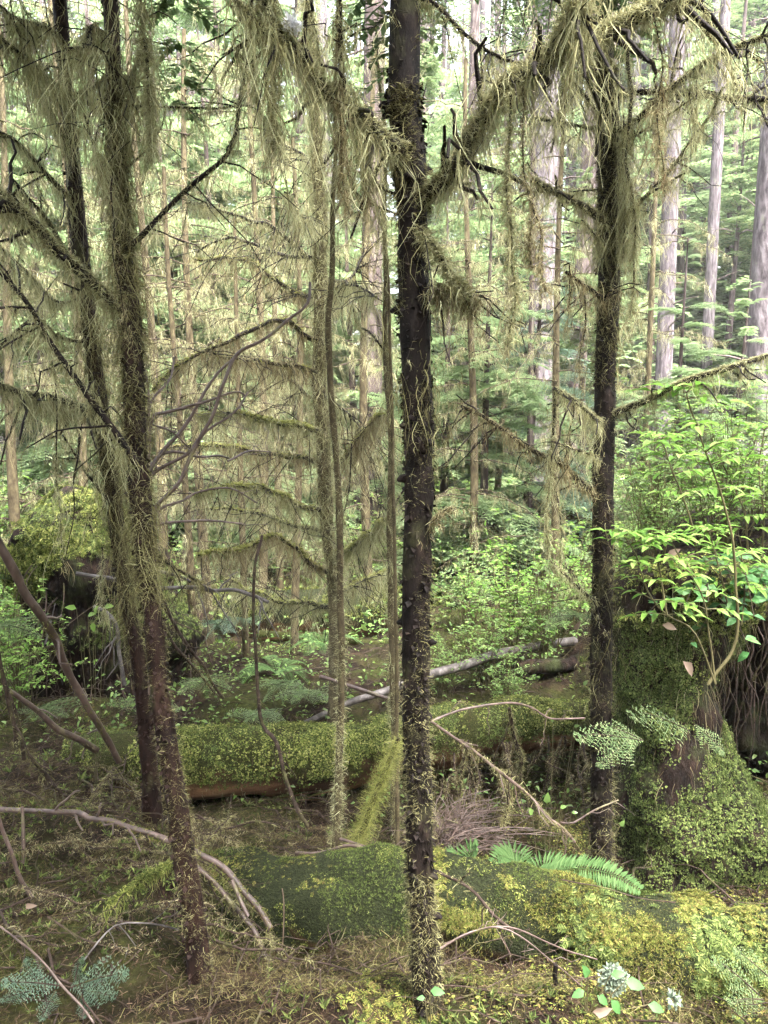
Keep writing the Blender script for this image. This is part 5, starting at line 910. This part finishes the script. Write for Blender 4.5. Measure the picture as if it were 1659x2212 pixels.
for k in range(2600):
    x, y = visible_xy(1, 1.35, 6.5, .7, .3); p = np.array([x[0], y[0], float(gz(x, y)[0]) + .01]); az = rng.uniform(0, 6.28); l = rng.uniform(.08, .4); tt = np.linspace(0, 1, 6)[:, None]; q = p + np.array([math.cos(az), math.sin(az), rng.uniform(-.05, .35)]) * l * tt + np.array([0, 0, -.3 * l]) * tt ** 2 + rng.normal(size=(6, 3)) * .008; tube(mb, q, taper(q, rng.uniform(.0015, .004), .001), 4, cap=False)
for k in range(260):
    x, y = visible_xy(1, 1.5, 6.0, .8, .3); p = np.array([x[0], y[0], float(gz(x, y)[0]) + .015]); az = rng.uniform(0, 6.28); l = rng.uniform(.2, .8); tt = np.linspace(0, 1, 9)[:, None]; q = p + np.array([math.cos(az), math.sin(az), rng.uniform(-.02, .4)]) * l * tt + np.array([0, 0, -.35 * l]) * tt ** 2 + rng.normal(size=(9, 3)) * .012; r0 = rng.uniform(.002, .0055); tube(mb, q, taper(q, r0, r0 * .4), 6, .15, 30, cap=False); twigs(mb, q, 4, (.04, .2), .0015, (0, 0, .2))
tag(mb.build("twig_litter", M['twig'], smooth=True), "dead twigs strewn over the forest floor", "twigs", kind='stuff')
mb = MB()
for y0, y1, n, s in ((3.6, 7, 9000, (.02, .045)), (6, 14, 16000, (.04, .09)), (12, 28, 14000, (.08, .18))):
    S, O = gpos(n, y0, y1, 1., 1.2); keep = fbm(S * .8, 3, 81) > rng.normal(0, .3, n); S = S[keep]; n = len(S); S[:, 2] += rng.uniform(.02, .35, n) * np.clip(y0 / 6, .4, 1); stamp(mb, LEAF, S, rng.normal(size=(n, 3)) * np.array([1, 1, .3]), np.array([0, 0, 1.]) + rng.normal(size=(n, 3)) * .4, rng.uniform(*s, n))
tag(mb.build("undergrowth", M['shrub'], smooth=False), "low leafy green ground plants covering the forest floor beyond the logs", "undergrowth", kind='stuff')
# ------------------------------------------------------------------ background conifers
def conifer_mesh(seed, H, R, n, z0=.1, bset=BOUGH, young=False):
    g = np.random.default_rng(seed); tr = MB(); tt = np.linspace(0, 1, 14)[:, None]; q = np.array([0, 0, H]) * tt + np.array([.05, .04, 0]) * np.sin(tt * 4 + seed) * (H / 5); q[0, 2] = -.2; tube(tr, q, taper(q, .012 * H + .01, .008), 8, .06, 8)
    mb = MB(); z = z0 * H + (1 - z0) * H * g.uniform(0, 1, n) ** 1.15; f = z / H; az = g.uniform(0, 6.28, n); l = R * (1.02 - f) ** .75 * g.uniform(.55, 1.1, n) + .08; c = np.stack([np.interp(z, q[:, 2], q[:, 0]), np.interp(z, q[:, 2], q[:, 1]), z], -1); D = np.stack([np.cos(az), np.sin(az), .05 + .5 * f + g.normal(0, .1, n)], -1)
    for t in range(len(bset)):
        k = np.arange(n) % len(bset) == t; stamp(mb, bset[t], c[k], D[k], np.array([0, 0, 1.]), l[k])
    for k in range(n // 2): tube(tr, np.array([c[k], c[k] + D[k] * l[k] * .5 + [0, 0, -.03 * l[k]], c[k] + D[k] * l[k] * .85 + [0, 0, -.2 * l[k]]]), [.01, .006, .002], 4, cap=False)
    return tr.mesh("trunk", M['bark_brown']), mb.mesh("crown", M['needle'], smooth=False)
YC = [conifer_mesh(60 + k, 4.5, 1.5, 62, .06, BOUGH_FINE) for k in range(4)]
TC = [conifer_mesh(80 + k, 11, 2.4, 95, .16, BOUGH_FAR) for k in range(3)]
def conifer(label, loc, s, var, m, group=None, name="young_conifer", sxy=1.):
    r = thing(name, label, "tree", loc, group); a, b = var
    for me, nm in ((a, "trunk"), (b, "crown")):
        o = bpy.data.objects.new(nm, me); COL.objects.link(o); o.parent = r
        if nm == "crown": o.material_slots[0].link = 'OBJECT'; o.material_slots[0].material = M[m]
    r.rotation_euler = (0, 0, rng.uniform(0, 6.28)); r.scale = (s * sxy, s * sxy, s); return r
NEARC = [(1050, 8.2, .95, 'needle_young', "young conifer with pale layered sprays right of the middle trunk"), (1150, 9.5, .95, 'needle_blue', "blue green young conifer left of the right hand trunk"), (960, 9.5, 1.0, 'needle', "young conifer half behind the middle trunk"), (1460, 8.6, .78, 'needle_young', "pale young conifer with a pointed top right of the right hand trunk"), (1590, 9.6, .72, 'needle_young', "pale young conifer at the right edge above the elder leaves"), (1250, 11., 1.1, 'needle', "young conifer showing behind the right hand trunk"),
         (455, 10.5, 1.5, 'needle_young', "fresh green young conifer between the left trunks and the slim trunk"), (610, 12.0, 1.7, 'needle_young', "tall young conifer behind the arched mossy branches"), (370, 11.0, 1.6, 'needle_young', "tall young conifer just right of the leaning left trunk"), (760, 11., 1.2, 'needle_young', "young conifer between slim trunk and middle trunk"), (110, 9.5, 1.35, 'needle_young', "young conifer seen between the left trunk and the left edge"), (520, 8.6, .6, 'needle_young', "small pale conifer behind the dead shrub"), (20, 11., 1.5, 'needle', "tall young conifer at the left edge"), (640, 12.5, 2.0, 'needle_young', "tall fresh green conifer rising above the arched branches"), (480, 13., 2.2, 'needle_young', "tallest fresh green conifer at the upper left"), (240, 13., 2.0, 'needle', "tall conifer behind the pair of left trunks"), (900, 14., 1.9, 'needle', "tall conifer hidden mostly by the middle trunk")]
for k, (u, Y, s, m, lab) in enumerate(NEARC): conifer(lab, on(u, 1000, Y), s, YC[k % 4], m)
tall = "conifers with low crowns in the background"
for k, (u, Y, s, m) in enumerate([(1560, 20, .95, 'needle'), (1500, 24, 1.2, 'needle'), (1640, 27, 1.3, 'needle_young'), (1380, 24, 1.2, 'needle'), (1200, 22, 1.2, 'needle_young'), (1080, 19, 1.1, 'needle'), (980, 24, 1.3, 'needle_young'), (800, 20, 1.2, 'needle'), (700, 24, 1.4, 'needle_young'), (560, 20, 1.3, 'needle'), (420, 18, 1.25, 'needle_young'), (300, 22, 1.3, 'needle_young'), (180, 18, 1.1, 'needle'), (60, 20, 1.2, 'needle_young'), (-60, 16, 1.1, 'needle'), (1740, 18, 1.1, 'needle'), (640, 30, 1.6, 'needle_young'), (350, 30, 1.6, 'needle_young'), (1120, 30, 1.5, 'needle'), (1480, 34, 1.7, 'needle')]):
    conifer("conifer with a low full crown among the background trunks", on(u, 990, Y), s, TC[k % 3], m, tall, "conifer_tree")
for k, (x, y, s) in enumerate([(-2.6, -3.6, 1.2), (2.4, -3.8, 1.2), (4.4, .6, 1.), (-4.4, .8, 1.), (.6, -7.5, 1.3)]):  # added out of view, to darken the foreground and the trunk fronts
    conifer("conifer standing close round the clearing, outside the view", (x, y, float(gz(x, y))), s, TC[k % 3], 'needle', tall, "conifer_tree")
SHADE_CAN = [conifer_mesh(70 + k, 16, 3.2, 80, .47, BOUGH_FAR) for k in range(2)]  # unseen crowns added overhead to keep sky light off the near ground
for k, (x, y, s) in enumerate([(2.7, 1.9, 1.), (-2.9, 2.4, 1.05), (.9, -1.6, 1.), (-1.4, -1.2, 1.05), (4.2, 5.2, 1.), (-4.3, 5.6, 1.05), (.4, -5.6, 1.15)]):
    conifer("tall high crowned conifer beside the near logs, its trunk outside the view", (x, y, float(gz(x, y))), s, SHADE_CAN[k % 2], 'needle', "tall conifers shading the near logs", "conifer_tree")
for k, (u, Y, s, m) in enumerate([(1400, 26, 1.8, 'needle_young'), (1500, 30, 2.0, 'needle'), (1590, 25, 1.7, 'needle_young'), (1680, 30, 2.0, 'needle'), (1130, 27, 1.9, 'needle_young'), (950, 29, 2.0, 'needle_young'), (760, 27, 1.8, 'needle_young'), (250, 27, 1.9, 'needle_young'), (120, 26, 1.8, 'needle'), (0, 26, 1.8, 'needle_young'), (540, 27, 1.9, 'needle_young'), (1320, 32, 2.1, 'needle'), (1450, 22, 1.3, 'needle_young'), (1560, 23, 1.5, 'needle_young'), (1625, 21, 1.2, 'needle'), (1390, 20, 1.1, 'needle_young')]):
    conifer("conifer with a low full crown among the background trunks", on(u, 990, Y), s, TC[k % 3], m, tall, "conifer_tree")
def dead_mesh(seed, H=5.5, R=1.25, n=44):
    g = np.random.default_rng(seed); tr = MB(); lm = MB(); hm_ = MB(); tt = np.linspace(0, 1, 16)[:, None]; q = np.array([0, 0, H]) * tt + np.array([.06, .05, 0]) * np.sin(tt * 4 + seed); q[0, 2] = -.2; tube(tr, q, taper(q, .05, .02), 9, .1, 12)
    for k in range(n):
        z = g.uniform(.5, H); az = g.uniform(0, 6.28); l = R * g.uniform(.4, 1.1) * (1.1 - .5 * z / H); s = np.linspace(0, 1, 12)[:, None]; d = np.array([math.cos(az), math.sin(az), g.uniform(.05, .4)])
        p = np.array([0, 0, z]) + d * l * s + np.array([0, 0, -.45 * l]) * s ** 2 + np.cumsum(g.normal(size=(12, 3)) * .012, 0); tube(lm, p, taper(p, .008, .0025), 5, .1, 20, cap=False)
        tw_ = twigs(lm, p, 10, (.08, .35), .0018, (0, 0, -.15)); hang(hm_, p, 26, (.04, .3), (3, 8), .014, (.0016, .004), .1)
        for q2 in tw_: hang(hm_, q2, 4, (.03, .18), (2, 5), .01, (.0016, .0036))
        fuzz(hm_, p, .006, 60, (.01, .03), (.002, .004), .5, up=.8)
    return tr.mesh("trunk", M['stem_bark']), lm.mesh("dead_limbs", M['twig']), hm_.mesh("hanging_moss", M['hang'], smooth=False)
DC = [dead_mesh(200 + k) for k in range(3)]
for k, (u, Y, s, lab) in enumerate([(430, 6.2, .9, "dead twiggy conifer hung with pale moss, right of the leaning left trunk"), (560, 7.4, 1., "dead twiggy conifer behind the arched branches"), (330, 8.0, 1.1, "dead conifer with fine drooping limbs just right of the two left trunks"), (640, 6.0, .75, "small dead conifer hung with moss left of the slim trunk foot"), (800, 7.2, 1., "dead mossy conifer in the gap left of the middle trunk"), (1010, 7.6, .95, "dead mossy conifer right of the middle trunk behind the shrubs"), (1200, 7.2, .9, "dead mossy conifer left of the right hand trunk"), (1390, 9.5, 1., "dead twiggy conifer behind the elder leaves on the right"), (40, 6.6, 1., "dead mossy conifer at the left edge"), (520, 5.6, .6, "low dead conifer with moss hung limbs in front of the shaded far log"), (600, 8.2, .9, "dead conifer with dense fine limbs, farther back than the arched branches"), (390, 5.4, .65, "short dead conifer right of the leaning left trunk, its limbs near the ground"), (1080, 9.0, .9, "dead conifer well behind the small leaved shrubs"), (170, 7.6, 1., "dead mossy conifer seen between the two left trunks and the left edge")]):
    r = thing("dead_conifer", lab, "tree", on(u, 1000, Y))
    for me, nm in zip(DC[k % 3], ("trunk", "dead_limbs", "hanging_moss")):
        o = bpy.data.objects.new(nm, me); COL.objects.link(o); o.parent = r
    r.rotation_euler = (0, 0, rng.uniform(0, 6.28)); r.scale = (s, s, s)
# tall straight trunks
def trunk_mesh(seed, r, H=26):
    g = np.random.default_rng(seed); mb = MB(); tt = np.linspace(0, 1, 60)[:, None]; q = np.array([0, 0, H]) * tt + np.array([.1, .08, 0]) * np.sin(tt * 5 + seed); q[0, 2] = -.4; rr = taper(q, r, r * .5); rr[:3] *= [1.5, 1.25, 1.08]; tube(mb, q, rr, 16, .05, 5)
    st = MB()
    for k in range(34):
        z = g.uniform(1.2, 16); az = g.uniform(0, 6.28); d = np.array([math.cos(az), math.sin(az), g.uniform(-.15, .3)]); l = g.uniform(.12, .9); i = int(z / H * 59); tube(st, np.array([q[i], q[i] + d * (r + l * .5), q[i] + d * (r + l) + [0, 0, -.05]]), [.022, .014, .006], 5, .1, 9, cap=False)
    cr = MB(); n = 70; z = g.uniform(11, H, n); az = g.uniform(0, 6.28, n); stamp_k = np.arange(n) % 3
    for t in range(3):
        k = stamp_k == t; stamp(cr, BOUGH_FAR[t], np.stack([0 * z[k], 0 * z[k], z[k]], -1), np.stack([np.cos(az[k]), np.sin(az[k]), .1 + 0 * z[k]], -1), np.array([0, 0, 1.]), g.uniform(1.2, 3.0, k.sum()))
    return mb.mesh("trunk", M['bark_far']), st.mesh("dead_limbs", M['bark_brown']), cr.mesh("crown", M['needle'], smooth=False)
BT = [trunk_mesh(90 + k, .25) for k in range(4)]
def bigtree(label, u, Y, wpx, m='bark_far', group=None, crown=False):
    b = on(u, 990, Y); r = thing("conifer_tree", label, "tree", b, group); s = px(wpx, Y) / .5; var = BT[rng.integers(0, 4)]
    for me, nm in zip(var, ("trunk", "dead_limbs", "crown")):
        if nm == "crown" and not crown: continue
        o = bpy.data.objects.new(nm, me); COL.objects.link(o); o.parent = r
        if nm == "trunk": o.material_slots[0].link = 'OBJECT'; o.material_slots[0].material = M[m]
    r.rotation_euler = (rng.normal(0, .008), rng.normal(0, .008), rng.uniform(0, 6.28)); r.scale = (s, s, 1.); return r
for u, Y, wpx, m, lab in ((1648, 12, 62, 'bark_far', "thick pale grey trunk at the upper right edge"), (1428, 15, 36, 'bark_far', "pale grey trunk standing clear right of the right hand mossy trunk"), (1520, 19, 26, 'bark_far', "pale trunk midway between the clear grey trunk and the right edge"), (1604, 17, 30, 'bark_brown', "brownish trunk close left of the thick trunk at the right edge"), (1180, 14, 58, 'bark_far', "broad pale trunk behind the thick right branch"), (1243, 17, 38, 'bark_brown', "brown trunk just left of the right hand mossy trunk"), (812, 10.5, 48, 'bark_brown', "rough brown trunk behind the gap left of the middle trunk"), (1003, 20, 24, 'bark_brown', "reddish brown trunk right of the middle trunk at mid height"), (12, 14, 52, 'bark_far', "broad pale trunk at the left edge"), (62, 20, 30, 'bark_far', "pale trunk near the left edge, right of the broad one"), (468, 24, 22, 'bark_brown', "brown trunk far behind the arched branches"), (722, 15, 26, 'bark_far', "pale trunk just behind the slim trunk"), (385, 28, 18, 'bark_far', "thin pale trunk far right of the leaning left trunk"), (1145, 9, 13, 'bark_brown', "thin dark stem standing among the young conifers right of centre"), (1280, 22, 30, 'bark_brown', "brown trunk directly behind the right hand mossy trunk")):
    bigtree(lab, u, Y, wpx, m)
far = "slender trunks crowding the far background"
for k in range(140):
    u = rng.uniform(-250, 1900) if k % 4 else rng.uniform(1340, 1700); Y_ = rng.uniform(24, 48); bigtree("slender grey brown trunk in the far background of the forest", u, Y_, rng.uniform(.2, .46) / px(1, Y_), 'bark_brown' if k % 2 else 'bark_far', far, crown=Y_ > 27 and k % 3 == 0)
# the wood beyond, read as one mass, all round
mb = MB(); fl = MB()
for k in range(420):
    a = rng.uniform(0, 6.28); d = rng.uniform(48, 75); x, y = d * math.sin(a), d * math.cos(a); h = rng.uniform(20, 34); tube(mb, np.array([[x, y, -1], [x, y, h / 2], [x, y, h]]), [.28, .22, .1], 6, cap=False)
    n = 44; z = rng.uniform(1, h, n); az = rng.uniform(0, 6.28, n); stamp(fl, BOUGH_FAR[k % 3], np.stack([0 * z + x, 0 * z + y, z], -1), np.stack([np.cos(az), np.sin(az), .1 + 0 * z], -1), np.array([0, 0, 1.]), rng.uniform(1.8, 4.5, n))
o = tag(mb.build("far_woods", M['bark_brown']), "far wall of forest closing off the view behind everything", "forest", kind='stuff'); fl.build("far_foliage", M['needle'], o, smooth=False)

hz = MB(); hb = np.array([[x, y, z] for z in (-4., 34.) for y in (-85., 90.) for x in (-85., 85.)]); hz.add(hb, np.array([[0, 2, 3, 1], [4, 5, 7, 6], [0, 1, 5, 4], [1, 3, 7, 5], [3, 2, 6, 7], [2, 0, 4, 6]]))
hm = bpy.data.materials.new("haze"); hm.use_nodes = True; ht = hm.node_tree; ht.nodes.remove(ht.nodes["Principled BSDF"]); pv = ht.nodes.new("ShaderNodeVolumePrincipled"); pv.inputs["Color"].default_value = (.92, .93, .92, 1); pv.inputs["Density"].default_value = HAZE; ht.links.new(pv.outputs[0], ht.nodes["Material Output"].inputs["Volume"])
tag(hz.build("haze", hm, smooth=False), "thin pale damp air filling the forest", "haze", kind='stuff')
